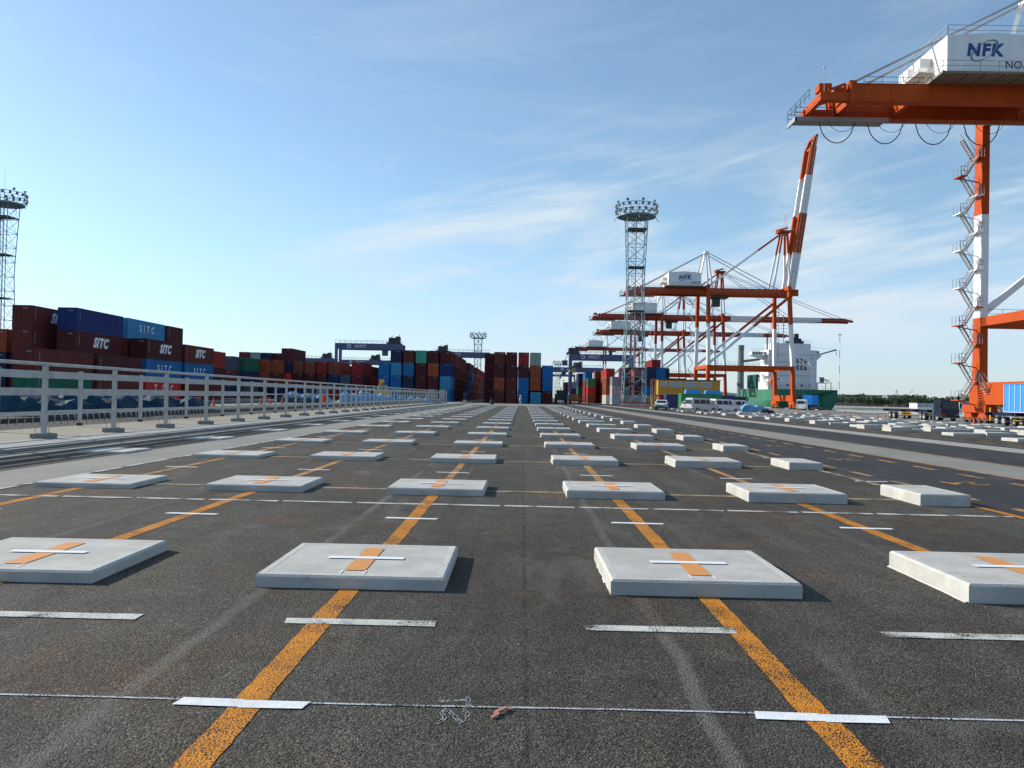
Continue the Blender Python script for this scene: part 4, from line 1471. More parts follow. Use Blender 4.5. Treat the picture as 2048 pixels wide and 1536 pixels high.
    handrail(m, (ax-2.8, yc+2.2, azz+.2), (ax+2, yc+2.2, azz+.2), n=5)
    m.build('apex_rail', galv_grey, r)
    m = MB()
    for s in (-1, 1):
        banded(m, (XL+.6, yc+s*2.8, GT+.2), (ax-.6, yc+s*1.3, azz-.2), .42, .5, [(0, .66, 1), (.66, 1, 0)])
    m.build('back_stay', mats, r)
    # boom
    hx, hz = XS+(1.9 if boom_up else 4.3), (GB+GT)/2
    L = 50.
    ang = R_(82) if boom_up else 0
    dv = Vector((math.cos(ang), 0, math.sin(ang)))
    nv = Vector((-math.sin(ang), 0, math.cos(ang)))
    b = MB()
    for s in (-1, 1):
        p = Vector((hx, yc+s*2.8, hz))
        for t0, t1, c, hh in ((0, 12.5, 1, 1.95), (12.5, 25, 0, 1.9), (25, 37, 1, 1.7), (37, 46, 0, 1.5)):
            b.cur = c
            b.bar(p+dv*t0, p+dv*t1, 1.1, hh*(1.25 if boom_up else 1.0), upv=nv)
        b.cur = 0
        b.bar(p+dv*46, p+dv*50-nv*.5, .9, 1.5, .7, .7, upv=nv)
    b.cur = 0
    for t in (1, 12.5, 24.6, 37, 46, 49):
        q = Vector((hx, yc, hz))+dv*t
        b.bar(q+Vector((0, -2.35, 0)), q+Vector((0, 2.35, 0)), .7, .7)
    b.build('boom', mats, r)
    m = MB()
    for s in (-1, 1):
        o = Vector((hx, yc+s*3.9, hz))-nv*.3
        n = 26
        for z in (0, 1.0):
            m.bar(o+dv*1+nv*z, o+dv*49+nv*z, .09)
        for i in range(n+1):
            m.bar(o+dv*(1+i*48/n), o+dv*(1+i*48/n)+nv*1.0, .07)
    m.build('boom_walkway', galv_grey, r)
    m = MB()
    top = Vector((ax, yc, azz))
    for s in (-1, 1):
        for t in ((24.6, 45) if not boom_up else (37, 20)):
            q = Vector((hx, yc+s*2.6, hz+.0))+dv*t+nv*1.0
            if boom_up:
                m.bar(top+Vector((0, s*1.2, 0)), q, .07)
                midp = top.lerp(q, .5)+Vector((-2.2, 0, -3))
                m.bar(top+Vector((0, s*1.2, 0)), midp, .1)
            else:
                m.bar(top+Vector((0, s*1.2, 0)), q, .18)
    m.build('fore_stay', pbr('stay_grey', (.42, .40, .38), .6), r)
    # trolley and cab below the girder
    t = MB().box(XL+2.5, yc-2.1, GB-.9, XL+7.5, yc+2.1, GB-.35).box(XL+3, yc-1, GB-3.4, XL+5.2, yc+1.4, GB-1)
    t.build('trolley', dark, r)
    # festoon cable loops
    x = x_back+2.2
    while x < XL-4:
        for yy, dr, rr, wd in ((yc+3.45, 2.35, .06, 4.1), (yc+1.9, 1.5, .03, 3.4)):
            pts = []
            for i in range(13):
                u = i/12*2-1
                pts.append((x+wd/2*(u+1)+(0 if wd > 4 else .4), yy, GB-.15-dr*(1-u*u)**.62))
            MB().path(pts, rr, 5).build('festoon_cable', black, r)
        x += 5.6
    # stair tower beside the landside far leg
    sm, rm_, lm_ = MB(), MB(), MB()
    Y = yf
    nfl = 7
    zz = 2.2
    H1 = 2.28
    xa, xb = XL-2.45, XL-1.05
    if near:
        s_ = link('stair_tower', None, r)
        for i in range(int((GB-zz)/(2*H1))):
            z = zz+i*2*H1
            for k in range(11):
                u = k/10
                sm.box(xa+(xb-xa)*u-.12, Y-1.1, z+H1*u-.02, xa+(xb-xa)*u+.12, Y-.35, z+H1*u+.03)
                sm.box(xb-(xb-xa)*u-.12, Y-.25, z+H1+H1*u-.02, xb-(xb-xa)*u+.12, Y+.5, z+H1+H1*u+.03)
            for y in (Y-1.12, Y-.33):
                rm_.bar((xa, y, z+1), (xb, y, z+H1+1), .05).bar((xa, y, z), (xb, y, z+H1), .05, .16)
            for y in (Y-.27, Y+.52):
                rm_.bar((xb, y, z+H1+1), (xa, y, z+2*H1+1), .05).bar((xb, y, z+H1), (xa, y, z+2*H1), .05, .16)
            lm_ = MB()
            lm_.cur = 1 if 12 < z < 25 else 0
            lm_.box(xa-.75, Y-1.2, z-.12, xa+.05, Y+.6, z)
            l2_ = MB(); l2_.cur = lm_.cur
            l2_.box(xb-.1, Y-1.2, z+H1-.14, xb+.75, Y+.6, z+H1)
            l2_.build('landing', mats, s_)
            lm_.bar((xa-.6, Y, z-.1), (XL-.3, Y, z-.6), .12)
            lm_.build('landing', mats, s_)
            handrail(rm_, (xa-.72, Y-1.18, z), (xa, Y-1.18, z), n=2, r=.03)
            handrail(rm_, (xa-.72, Y-1.18, z), (xa-.72, Y+.58, z), n=2, r=.03)
            handrail(rm_, (xb, Y-1.18, z+H1), (xb+.7, Y-1.18, z+H1), n=2, r=.03)
            rm_.bar((xa-.2, Y-1.15, z), (xa+.9, Y-1.15, z+2*H1), .035)
        sm.build('steps', galv, s_)
        rm_.build('stair_rail', galv_grey, s_)
        a = MB()
        for k in range(13):
            u = k/12
            a.box(XL+1.6-2.7*u-.12, Y-3.2, Z0+.5+3.6*u, XL+1.6-2.7*u+.12, Y-2.4, Z0+.54+3.6*u)
        a.bar((XL+1.6, Y-3.22, Z0+.2), (XL-1.3, Y-3.22, 4.4), .06, .22).bar((XL+1.6, Y-2.4, Z0+.2), (XL-1.3, Y-2.4, 4.4), .06, .22)
        a.bar((XL+1.6, Y-3.22, Z0+1.3), (XL-1.3, Y-3.22, 5.4), .05).bar((XL+1.6, Y-2.4, Z0+1.3), (XL-1.3, Y-2.4, 5.4), .05)
        a.build('access_stair', galv, s_)
    else:
        for i in range(7):
            z = zz+i*2*H1
            sm.bar((xa, Y, z), (xb, Y, z+H1), .7, .14).bar((xb, Y, z+H1), (xa, Y, z+2*H1), .7, .14)
            sm.box(xa-.7, Y-.6, z-.1, xa, Y+.6, z)
        sm.build('stair_tower', galv_grey, r)
    # seaside leg ladder
    k_ = MB()
    for i in range(18):
        z = 14+i*1.1
        k_.box(XS+1.3, Y-.5, z, XS+2.1, Y+.5, z+.08)
    k_.box(XS+1.9, Y, 14, XS+2, Y+.08, 34).build('ladder', galv_grey, r)
    m = MB().box(XL+2.6, yn+6, GB-3.0, XL+4.0, yn+10, GB-2.9)
    return r


quay_crane(85, 103, 'nearest quay crane, cropped by the right edge, number 4 on white house', False, 'NO.4', near=True, x_back=31.8)
quay_crane(253, 271, 'quay crane with its boom raised steeply beside the ship', True, 'NO.5', x_back=31.5)
quay_crane(337, 355, 'quay crane with lowered boom reaching farthest right over the ship', False, None, x_back=28.5, old=True)
quay_crane(419, 437, 'third orange quay crane in the row with boom lowered', False, None, x_back=37, old=True)
quay_crane(565, 583, 'farthest quay crane with small white house above its beam', False, None, x_back=35, old=True)
for x in (XL, XS+1.3):
    MB().box(x-.06, -50, Z0, x+.06, 900, Z0+.02).build('crane_rail', dark, kind='structure')

# ------------------------------------------------------------------ ship
sh = root('cargo_ship', 'green hulled cargo ship with white superstructure moored at the quay', 'ship', (98.7, 293, -3.0))
sec = [  # y, half width deck, half width waterline, deck z
    (0, 11.4, 8.6, 9.0), (3, 11.6, 9.8, 8.95), (8, 11.7, 10.6, 8.9), (17, 11.8, 11.3, 8.9), (17.1, 11.8, 11.3, 6.0), (60, 11.8, 11.6, 6.0), (100, 11.6, 11.0, 6.6), (120, 9, 6.5, 8), (135, 4, 1.5, 9), (141, .4, .2, 9.6)]
hm = MB()
rings = []
for y, wd, ww, dz in sec:
    rings.append([(-wd, y, dz), (-wd, y, dz*.55), (-ww-.4*(wd-ww), y+(1.0 if y < 1 else 0), 2.0), (-ww*.86, y+(3.5 if y < 1 else 0), -.5), (ww*.86, y+(3.5 if y < 1 else 0), -.5), (ww+.4*(wd-ww), y+(1.0 if y < 1 else 0), 2.0), (wd, y, dz*.55), (wd, y, dz)])
for a, b in zip(rings[:-1], rings[1:]):
    for i in range(7):
        hm.quad(a[i], b[i], b[i+1], a[i+1])
    hm.quad(a[0], a[7], b[7], b[0])
hm.quad(*rings[0])
hm.build('hull', hull_green, sh)
sp0 = MB()
D = 8.95
sp0.box(-11.2, 6, D, 6.6, 18, D+2.7).box(-10.9, 6.6, D+2.7, 6.3, 17, D+14.2)
sp0.box(-9.8, 7.5, D+14.2, 4.4, 15, D+16.6)
for i in range(4):
    sp0.box(-12.4, 7, D+4.6+i*2.5, -10.9, 12, D+4.75+i*2.5)
    sp0.box(-12.5, 7.2, D+4.75+i*2.5, -12.4, 12, D+5.5+i*2.5)
sp0.hexa([(-11, 9, D+10.6), (7.0, 9, D+10.6), (7.0, 13, D+10.6), (-11, 13, D+10.6), (-16.2, 9, D+12.4), (8.8, 9, D+12.4), (8.8, 13, D+12.4), (-16.2, 13, D+12.4)])
sp0.box(-16.2, 9, D+12.4, -10.9, 13, D+13.5).box(6.3, 9, D+12.4, 8.8, 13, D+13.3)
su = sp0.build('superstructure', ship_white, sh)
for j in range(5):
    MB().box(-10.95, 6.44, D+2.65+j*2.45, 6.35, 6.597, D+2.75+j*2.45).build('deck_ledge', pbr('ledge_grey', (.38, .40, .41), .6), su)
lr = MB()
for j in range(4):
    handrail(lr, (-12.45, 7.1, D+4.75+j*2.5), (-12.45, 12, D+4.75+j*2.5), n=4)
handrail(lr, (-9.8, 7.4, D+16.6), (4.4, 7.4, D+16.6), n=9)
handrail(lr, (-16.2, 9, D+13.5), (-11, 9, D+13.5), n=4)
lr.build('deck_rail', ship_grey, su)
for i, (a_, b_) in enumerate(((-9.0, 3.4), (-7.6, 3.4), (-9.0, 8.3), (-4.5, 1.2), (.5, 1.2), (3.6, 1.2))):
    MB().box(a_, 6.54 if b_ > 3 else 5.9, D+b_, a_+.7, 6.597 if b_ > 3 else 5.99, D+b_+.8 if b_ < 3 else D+b_+.5).build('window', glass, su)
for i in range(3):
    for j in range(2):
        f = MB().box(-1.0+i*1.4, 6.55, D+7.0+j*2.4, -.1+i*1.4, 6.598, D+8.9+j*2.4).build('window', pbr('frame_grey', (.4, .42, .43), .5), su)
        for q in range(3):
            MB().box(-.95+i*1.4, 6.5, D+7.08+j*2.4+q*.6, -.15+i*1.4, 6.547, D+7.5+j*2.4+q*.6).build('pane', glass, f)
for j in range(4):
    for i in range(2):
        MB().box(4.2+i*.75, 6.54, D+3.8+j*2.45, 4.45+i*.75, 6.598, D+4.15+j*2.45).build('porthole', glass, su)
for i in range(5):
    MB().box(-15.8+i*.95, 8.94, D+12.7, -15.1+i*.95, 8.998, D+13.3).build('bridge_window', glass, su)
fn_ = MB()
fn_.tube((-1.2, 9, D+16.6), (-1.2, 9.5, D+18.4), 1.2, 10, 1.4).tube((-.2, 9.4, D+16.6), (-.2, 9.6, D+20.2), .9, 10).tube((1.0, 9.2, D+16.6), (1.0, 9.6, D+18.4), .7, 8).box(-3.5, 8.4, D+16.6, 2.2, 12, D+17.6)
fn_.build('funnel', black, sh)
ms = MB().tube((-5, 9, D+16.6), (-5, 9, D+27), .14, 6)
for i in range(6):
    ms.box(-6.4+.1*i, 8.9, D+19.5+i*1.2, -3.6-.1*i, 9.1, D+19.62+i*1.2)
ms.tube((-9.2, 10, D+16.6), (-9.2, 10, D+24), .1, 6).box(-10.4, 9.9, D+20.5, -8, 10.1, D+20.7).tube((-10.5, 10, D+14.2), (-10.5, 10, D+18.8), .35, 8)
ms.build('mast', ship_grey, sh)
cr = MB().tube((3.3, 2, D), (3.3, 2, D+8), .75, 10, .6).tube((3.3, 2, D+5), (3.3, 2, D+5.4), 1.0, 10)
cr.bar((3.3, 2, D+7.8), (2.0, 2, D+10), .5, .7).bar((2.0, 2, D+10), (-9.0, 2.4, D+16.4), .45, .55, .3, .3).tube((3.3, 2, D+6), (-3, 2.2, D+12.2), .18, 6)
cr.build('stern_crane', ship_white, sh)
cr = MB().bar((7.0, 10, D+12.5), (14.5, 10, D+14.8), .35, .5).tube((14.4, 10, D+14.8), (14.4, 10, D+12.6), .12, 5).bar((4, 10, D+15.5), (14.2, 10, D+14.9), .06)
cr.box(7, 9.6, D+13.3, 8.2, 10.4, D+14.2)
cr.build('side_crane', ship_grey, sh)
MB().bar((-13.2, 4.6, D+5.4), (-11.2, 4.6, D+1.0), .25).bar((-13.2, 6.6, D+5.4), (-11.2, 6.6, D+1.0), .25).build('davit', ship_white, sh)
lb = MB().tube((-10.6, 2.4, D+3.0), (-9.2, 5.4, D+1.9), 1.15, 10, .7).tube((-10.6, 2.4, D+3), (-11.3, 1.0, D+3.6), 1.15, 10, .3)
lb.build('lifeboat', pbr('lifeboat_orange', (.62, .17, .10), .5), sh)
fr = MB()
for x in (-17.0, -14.4, -11.6):
    fr.box(x-.18, 17.8, 6, x+.18, 18.2, D+5)
for z in (6.1, D+.2, D+4.7):
    fr.box(-17.2, 17.8, z, -11.4, 18.2, z+.3)
fr.bar((-12.2, 3, D+4), (-9.4, 3, D-2), .25)
rl = MB()
handrail(rl, (-11.2, .3, D), (11.2, .3, D), n=14)
handrail(rl, (6.6, 6, D+2.7), (11, 6, D+2.7), n=4)
rl.box(6.6, 5, D+2.6, 11.3, 14, D+2.72).box(10.9, 5.2, D, 11.1, 5.4, D+2.6).box(9, 5.2, D, 9.15, 5.4, D+2.6)
rl.tube((8, 6, D+2.8), (8, 6, D+4.6), .8, 8).bar((7, 6, D+4.6), (10.5, 6, D+3.2), .3)
rl.build('stern_rail', ship_grey, sh)
fr2 = MB()
for x in (-11.0, -9.0, -7.0):
    fr2.box(x-.15, 17.4, D-2.9, x+.15, 17.7, D+4.4)
fr2.box(-11.2, 17.3, D+4.2, -6.8, 17.75, D+4.5).build('deck_frame', ship_white, sh)
dc = MB().tube((-9.5, 50, 6), (-9.5, 50, 27), 1.5, 10, 1.2).box(-10.6, 48.5, 16.5, -8, 51.5, 17.5).box(-10.5, 49, 25.5, -8.4, 51, 27.4).bar((-8.6, 50, 20.8), (5.5, 50, 22.8), 1.0, 1.1, .6, .6)
dc.build('deck_crane', ship_grey, sh)
hc = MB().box(-10.5, 22, 6, 10.5, 46, 9.4)
hc.build('hatch_cover', hull_green, sh)
for i in range(4):
    for j in range(2):
        c = ['green', 'green', 'navy', 'brown'][(i+j) % 4]
        container(98.7-9.5+i*2.6, 293+23, -3+9.45+j*2.62, 12.19, 2.59, c, '%s container on ship deck, %s from the quay, %s layer' % (CNAME[c], ORD[i], ORD[j]), 1)


# ------------------------------------------------------------------ vehicles
def wheel(parent, x, y, r=.33, w=.22):
    wl = MB().tube((x-w/2, y, r), (x+w/2, y, r), r, 16).build('wheel', black, parent)
    MB().tube((x-w/2-.01, y, r), (x+w/2+.01, y, r), r*.55, 10).build('rim', galv, wl)


def car(x, y, rz, kind, mat, label):
    r = root('parked_' + kind, label, kind, (x, y, zt(x)), rz, 'cars parked behind the slabs')
    if kind == 'van':
        prof = [(-2.3, .35), (2.25, .35), (2.3, .75), (2.2, .98), (1.55, 1.12), (.85, 1.82), (.5, 1.92), (-2.1, 1.95), (-2.28, 1.8), (-2.35, .8)]
        wins = [(-2.0, -1.0), (-.9, .0), (.1, .8)]
        zt0, zt1 = 1.18, 1.72
    else:
        prof = [(-2.1, .35), (2.1, .35), (2.18, .65), (2.05, .88), (1.15, 1.02), (.55, 1.45), (.2, 1.52), (-1.4, 1.5), (-1.95, 1.05), (-2.12, .9)]
        wins = [(-1.35, -.55), (-.45, .35)]
        zt0, zt1 = 1.02, 1.38
    W_ = .84
    # body lofted with tumblehome
    m = MB()
    k = len(prof)
    rows = []
    for xx in (-W_, -W_*.97, W_*.97, W_):
        ins = 0.03 if abs(xx) == W_ else 0
        rows.append([(xx*(1-.16*max(0, (z-1.0))/.9) if z > 1 else xx, a*(1-ins*.5), z-ins*.5 if z > 1.2 else z) for a, z in prof])
    for A_, B_ in zip(rows[:-1], rows[1:]):
        for i in range(k):
            j = (i+1) % k
            m.quad(A_[i], B_[i], B_[j], A_[j])
    m.quad(*rows[0]); m.quad(*rows[-1])
    body = m.build('body', mat, r)
    for s in (-1, 1):
        for a, b in wins:
            i_ = (W_*(1-.16*(zt0-1)/.9))+.012
            o_ = (W_*(1-.16*(zt1-1)/.9))+.012
            MB().quad((s*i_, a, zt0), (s*i_, b, zt0), (s*o_, b-.04 if b < .3 else b-.25, zt1), (s*o_, a+.04, zt1)).build('side_window', glass, r)
    fy0, fz0, fy1, fz1 = (1.5, 1.14, .92, 1.76) if kind == 'van' else (1.1, 1.05, .6, 1.41)
    MB().quad((-.72, fy0+.02, fz0+.02), (.72, fy0+.02, fz0+.02), (.62, fy1+.02, fz1+.02), (-.62, fy1+.02, fz1+.02)).build('windscreen', glass, r)
    by0, bz0, by1, bz1 = (-2.34, 1.15, -2.3, 1.7) if kind == 'van' else (-1.93, 1.08, -1.5, 1.44)
    MB().quad((-.7, by0-.03, bz0), (.7, by0-.03, bz0), (.6, by1-.03, bz1), (-.6, by1-.03, bz1)).build('rear_window', glass, r)
    for s in (-1, 1):
        MB().box(s*.62-.16, 2.0, .68, s*.62+.16, 2.33 if kind == 'van' else 2.2, .86).build('headlight', lens_m, r)
        MB().box(s*.7-.08, -2.37 if kind == 'van' else -2.16, .8, s*.7+.08, -2.1, 1.1).build('tail_light', red_paint, r)
        MB().box(s*.95-.1, 1.0 if kind == 'van' else .6, 1.05, s*.95+.1, 1.12 if kind == 'van' else .72, 1.25).build('mirror', mat, r)
        for yy in (1.4, -1.4):
            wheel(r, s*(W_-.06), yy)
    MB().box(-.86, 2.1, .32, .86, 2.36 if kind == 'van' else 2.24, .55).box(-.86, -2.42 if kind == 'van' else -2.2, .32, .86, -2.1, .55).build('bumper', dark, r)
    MB().box(-.45, 2.2, .58, .45, 2.34 if kind == 'van' else 2.21, .72).build('grille', black, r)


x, y = ground(1346, 822)
car(x, 127, R_(180-14), 'car', car_white, 'white hatchback parked facing the camera, left of the green container')
x = xat(1404, 115)
car(x, 115, R_(-62), 'van', car_silver, 'silver van with tall side windows parked before green container')
x = xat(1449, 119)
car(x, 119, R_(-62), 'van', car_white, 'white van parked with its nose to the right, middle of group')
x = xat(1478, 127)
car(x, 127, R_(-75), 'van', car_white, 'white van mostly hidden behind the blue tarpaulin heap')
car(xat(1388, 122), 122, R_(-50), 'car', car_white, 'white car half hidden at the left of silver van')


def lumps(w, d, h, seed, nx=14, ny=8):
    rnd = random.Random(seed)
    m = MB()
    g = []
    for j in range(ny+1):
        row = []
        for i in range(nx+1):
            u, v = i/nx, j/ny
            e = min(u, 1-u, v, 1-v)
            z = h*min(1, (e*5.5))**.6*(1+rnd.uniform(-.18, .12))*(1+.12*math.sin(u*17+seed)+.1*math.sin(u*7))
            row.append((w*(u-.5)+rnd.uniform(-.06, .06), d*(v-.5)+rnd.uniform(-.06, .06), max(0, z)))
        g.append(row)
    for j in range(ny):
        for i in range(nx):
            m.quad(g[j][i], g[j][i+1], g[j+1][i+1], g[j+1][i])
    return m


def soft(o):
    for p in o.data.polygons:
        p.use_smooth = True
    return o


def tarp(x, y, w, d, h, mat, label, rz=0, seed=1, group='tarpaulin covered piles'):
    soft(lumps(w, d, h, seed).build('tarp_covered_pile', mat, loc=(x, y, zt(x)-.02), rz=rz, label=label, cat='tarpaulin', group=group))


tarp(xat(1508, 122), 122, 4.6, 2.2, 1.25, tarp_light, 'crumpled blue tarpaulin heap in front of the white vans', 0, 3)
x = xat(1529, 120)
lumps(2.2, 1.6, .7, 5).build('dark_heap', black, loc=(x, 119, zt(x)), label='small black heap at right end of the blue tarpaulin', cat='heap')


def truck(x, y, rz, cabmat, label, load=None, llabel=None):
    """tractor front faces -Y (towards the camera), chassis trailer behind it"""
    r = root('container_truck', label, 'truck', (x, y, zt(x)), rz, 'container trucks near the quay')
    c = MB()
    c.prism([(0, .55), (0, 1.6), (.12, 2.65), (.35, 2.8), (2.0, 2.8), (2.05, .55)], -1.15, 1.15, 'x')
    cab = c.build('cab', cabmat, r)
    MB().quad((-1.0, -.012, 1.62), (1.0, -.012, 1.62), (.92, .10, 2.5), (-.92, .10, 2.5)).build('windscreen', glass, cab)
    for s in (-1, 1):
        MB().box(s*1.16-.01, .5, 1.6, s*1.16+.01, 1.5, 2.4).build('side_window', glass, cab)
        MB().box(s*1.3-.09, -.1, 1.7, s*1.3+.09, .02, 2.3).build('mirror', black, cab)
        MB().box(s*.85-.18, -.05, .75, s*.85+.18, .0, .95).build('headlight', cone_mat if s < 0 else lens_m, cab)
    MB().box(-1.18, -.12, .4, 1.18, .1, .72).build('bumper', black if cabmat is navy else cabmat, cab)
    ch = MB().box(-.45, 1.2, .75, .45, 6.0, 1.0).box(-.9, 2.2, .9, .9, 3.0, 2.2)
    ch.build('tractor_chassis', dark, r)
    for yy, n in ((1.2, 1), (4.6, 2), (5.6, 2)):
        for s in (-1, 1):
            wheel(r, s*.98, yy, .5, .3 if n == 1 else .5)
    tr = MB()
    for s in (-1, 1):
        tr.box(s*.5-.08, 3.6, 1.05, s*.5+.08, 17.4, 1.4)
    for yy in (3.7, 7.5, 11.5, 17.1):
        tr.box(-1.2, yy, 1.08, 1.2, yy+.3, 1.42)
    for s in (-1, 1):
        tr.box(s*.6-.1, 6.2, .1, s*.6+.1, 6.4, 1.1)
    tr.build('trailer_frame', navy, r)
    g = MB()
    for s in (-1, 1):
        g.box(s*1.2-.02, 8, .62, s*1.2+.02, 12, .66).box(s*1.2-.02, 8, .92, s*1.2+.02, 12, .96).bar((s*1.2, 8, .6), (s*1.2, 9.2, 1.0), .04)
    g.build('side_guard', yellow, r)
    for yy in (13.8, 15.1):
        for s in (-1, 1):
            wheel(r, s*.95, yy, .5, .5)
    return r


truck(xat(1901, 109), 109, 0, navy, 'dark navy tractor with an empty container trailer beside the near crane')
xb = xat(2008, 89.5, 800)
truck(xb+1.3, 76, 0, navy, 'truck chassis carrying the bright blue ribbed container at right edge')
# its load: bright blue container with pale ribs, standing on the chassis
zb = zt(xb)+1.46
r = root('ribbed_container', 'bright blue container with pale lilac ribs at the right edge', 'container', (xb, 77.4, zb))
MB().box(0, 0, 0, 2.5, 12.1, 2.95).build('walls', brand_blue, r)
rib_me = MB().box(-.05, 0, .02, -.002, .12, 2.93).mesh('rib', lilac)
for i in range(13):
    link('rib', rib_me, r, loc=(0, .02+i*.998, 0))
for z in (0, 2.9):
    MB().box(-.08, 0, z, -.052, 12.1, z+.08).build('edge_rail', lilac if z == 0 else brand_blue, r)
# small blue-box lorry by the ship
x = xat(1602, 222)
truck(x, 222, R_(-35), car_white, 'white cabbed lorry with small blue container beside the ship stern')
o = link('shipping_container', CM[(6.06, 2.59)][4], loc=(x+3.2, 226.4, zt(x)+1.45), label='bright blue container carried on the lorry beside the ship', cat='container', color=(.03, .32, .85))
o.rotation_euler = (0, 0, R_(-35))

# ------------------------------------------------------------------ cones
cm = MB().box(-.2, -.2, 0, .2, .2, .04).tube((0, 0, .04), (0, 0, .72), .15, 10, .03)
cm.cur = 1
cm.tube((0, 0, .3), (0, 0, .45), .105, 10, .075)
cone_me = cm.mesh('traffic_cone', [cone_mat, cone_mat])
cones_r = [(1597, 827), (1657, 827), (1699, 835), (1718, 834), (1755, 836), (1770, 836), (1948, 848), (1984, 847), (1560, 822), (1690, 826)]
wr = ['by the ship stern', 'right of the ship stern', 'below the water, first of a pair', 'below the water, second of a pair', 'before the navy trailer, first of a pair',
      'before the navy trailer, second of a pair', 'before the near crane foot', 'right of the near crane stair', 'below the raised boom crane foot', 'below the thin striped mast']
for (px, py), w_ in zip(cones_r, wr):
    x, y = ground(px, py)
    link('traffic_cone', cone_me, loc=(x, y, zt(x)), scale=(1.0,)*3, label='orange traffic cone %s' % w_, cat='traffic cone', group='cones along the quay rope')
rope = MB()
pts = []
for px, py in ((1560, 822), (1597, 827), (1699, 835), (1770, 836), (1860, 841), (1948, 848), (2060, 856)):
    x, y = ground(px, py)
    pts.append((x, y, zt(x)+.75))
for a, b in zip(pts[:-1], pts[1:]):
    mid_ = [(Vector(a).lerp(Vector(b), t)+Vector((0, 0, -.25*math.sin(math.pi*t)))) for t in (0, .25, .5, .75, 1)]
    rope.path(mid_, .03, 4)
rope.build('rope', dark, label='dark rope sagging between the orange cones near the quay', cat='rope')
cl = [(22, 811), (92, 811), (131, 811), (352, 811), (382, 812), (400, 811), (427, 812), (521, 809), (540, 808), (564, 808)]
wl = ['at the left edge behind the fence', 'beside the second fence bay', 'left of the long tarpaulin', 'first before the blue lettered container', 'second before the blue lettered container',
      'third in a close row of four', 'last in a close row of four', 'first of three under the mixed block', 'middle of three under the mixed block', 'right of three under the mixed block']
for i, ((px, py), w_) in enumerate(zip(cl, wl)):
    x, y = ground(px, py)
    s = 1.15
    link('traffic_cone', cone_me, loc=(x, y, 0), scale=(s,)*3, label='orange traffic cone %s' % w_, cat='traffic cone', group='cones behind the fence')
    if i in (1, 3, 5, 8):
        x2, y2 = ground(*cl[i-1])
        MB().tube((x, y, .78), (x2, y2, .78), .04, 6).build('cone_bar', cone_mat, label='thin bar laid across two cones, %s' % w_, cat='bar', group='bars between cones')

# ------------------------------------------------------------------ tarps, machines behind the fence
for i, (px, Y, w, h, mt, lab) in enumerate((
        (85, 44, 5.5, 1.0, tarp_dark, 'dark blue tarpaulin pile at the far left behind the fence'),
        (190, 46, 4.5, 1.15, tarp_dark, 'dark blue tarpaulin pile behind the second fence bay'),
        (262, 52, 5.5, 1.15, tarp_dark, 'long dark blue tarpaulin pile behind the third fence bay'),
        (345, 58, 5.5, 1.0, tarp_dark, 'dark blue tarpaulin pile with a slumped right end'),
        (600, 118, 5.5, 1.3, tarp_light, 'flat blue tarpaulin over dark crates behind the fence'),
        (636, 122, 4.0, 1.1, tarp_light, 'small blue tarpaulin beside the orange drum'),
        (705, 140, 4.5, 1.5, tarp_light, 'pale shining tarpaulin heap, left of the yellow digger'),
        (735, 142, 3.5, 1.7, tarp_light, 'tallest pale blue tarpaulin heap behind the fence'),
        (765, 145, 4.5, 1.4, tarp_light, 'blue tarpaulin heap before the yellow digger'),
        (810, 150, 4.5, 1.1, tarp_light, 'low blue tarpaulin heap right of the yellow digger'),
        (845, 152, 3.5, .9, tarp_light, 'lowest blue tarpaulin heap near the fence end'))):
    x = xat(px, Y)
    tarp(x, Y, w, 2.4, h, mt, lab, 0, i+11)
m = MB()
x = xat(615, 119)
for i in range(4):
    m.box(-4+i*1.9, -1.3, 0, -2.4+i*1.9, -.2, .75)
m.build('crate_row', dark, loc=(x, 118, 0), label='row of dark crates under the flat blue tarpaulin', cat='crates')
x = xat(649, 112)
MB().tube((0, 0, 0), (0, 0, 1.1), .36, 14).build('orange_drum', cone_mat, loc=(x, 112, 0), label='bright orange drum standing behind the fence', cat='drum')
# yellow digger
x, Y = xat(764, 148), 148
dg = root('excavator', 'small yellow excavator with its arm raised behind the fence', 'excavator', (x, Y, 0))
MB().box(-1.6, -1, .5, 1.6, 1, 1.0).box(-1.4, -.9, 1.0, 1.5, .9, 2.1).build('body', yellow, dg)
cbx = MB().box(-.4, -.8, 2.1, .7, .6, 3.1).build('cab', yellow, dg)
MB().box(-.3, -.83, 2.2, .6, -.803, 2.95).build('window', glass, cbx)
MB().bar((-1.0, 0, 1.8), (-.3, -.1, 3.3), .3, .35).bar((-.3, -.1, 3.3), (.15, -.2, 3.9), .28, .3).box(-.45, -.6, 3.5, .35, .1, 4.1).build('arm', yellow, dg)
for s in (-1, 1):
    MB().box(-1.9, s*.8-.25, 0, 1.9, s*.8+.25, .5).build('track', black, dg)
# concrete blocks piled near the fence end
for i, (px, lv, w) in enumerate(((849, 0, 11), (861, 0, 11), (873, 0, 11), (851, 1, 11), (863, 1, 11), (878, 1, 9), (858, 2, 10), (879, 2, 9))):
    Y = 158
    x = xat(px, Y)
    MB().box(0, 0, 0, w*.092, 1.2, .85).build('concrete_block', concrete_pale, loc=(x, Y, lv*.87), label='grey concrete block, %s from left in the %s layer at fence end' % (ORD[i % 3], ORD[lv]), cat='concrete block', group='concrete blocks piled at the fence end')
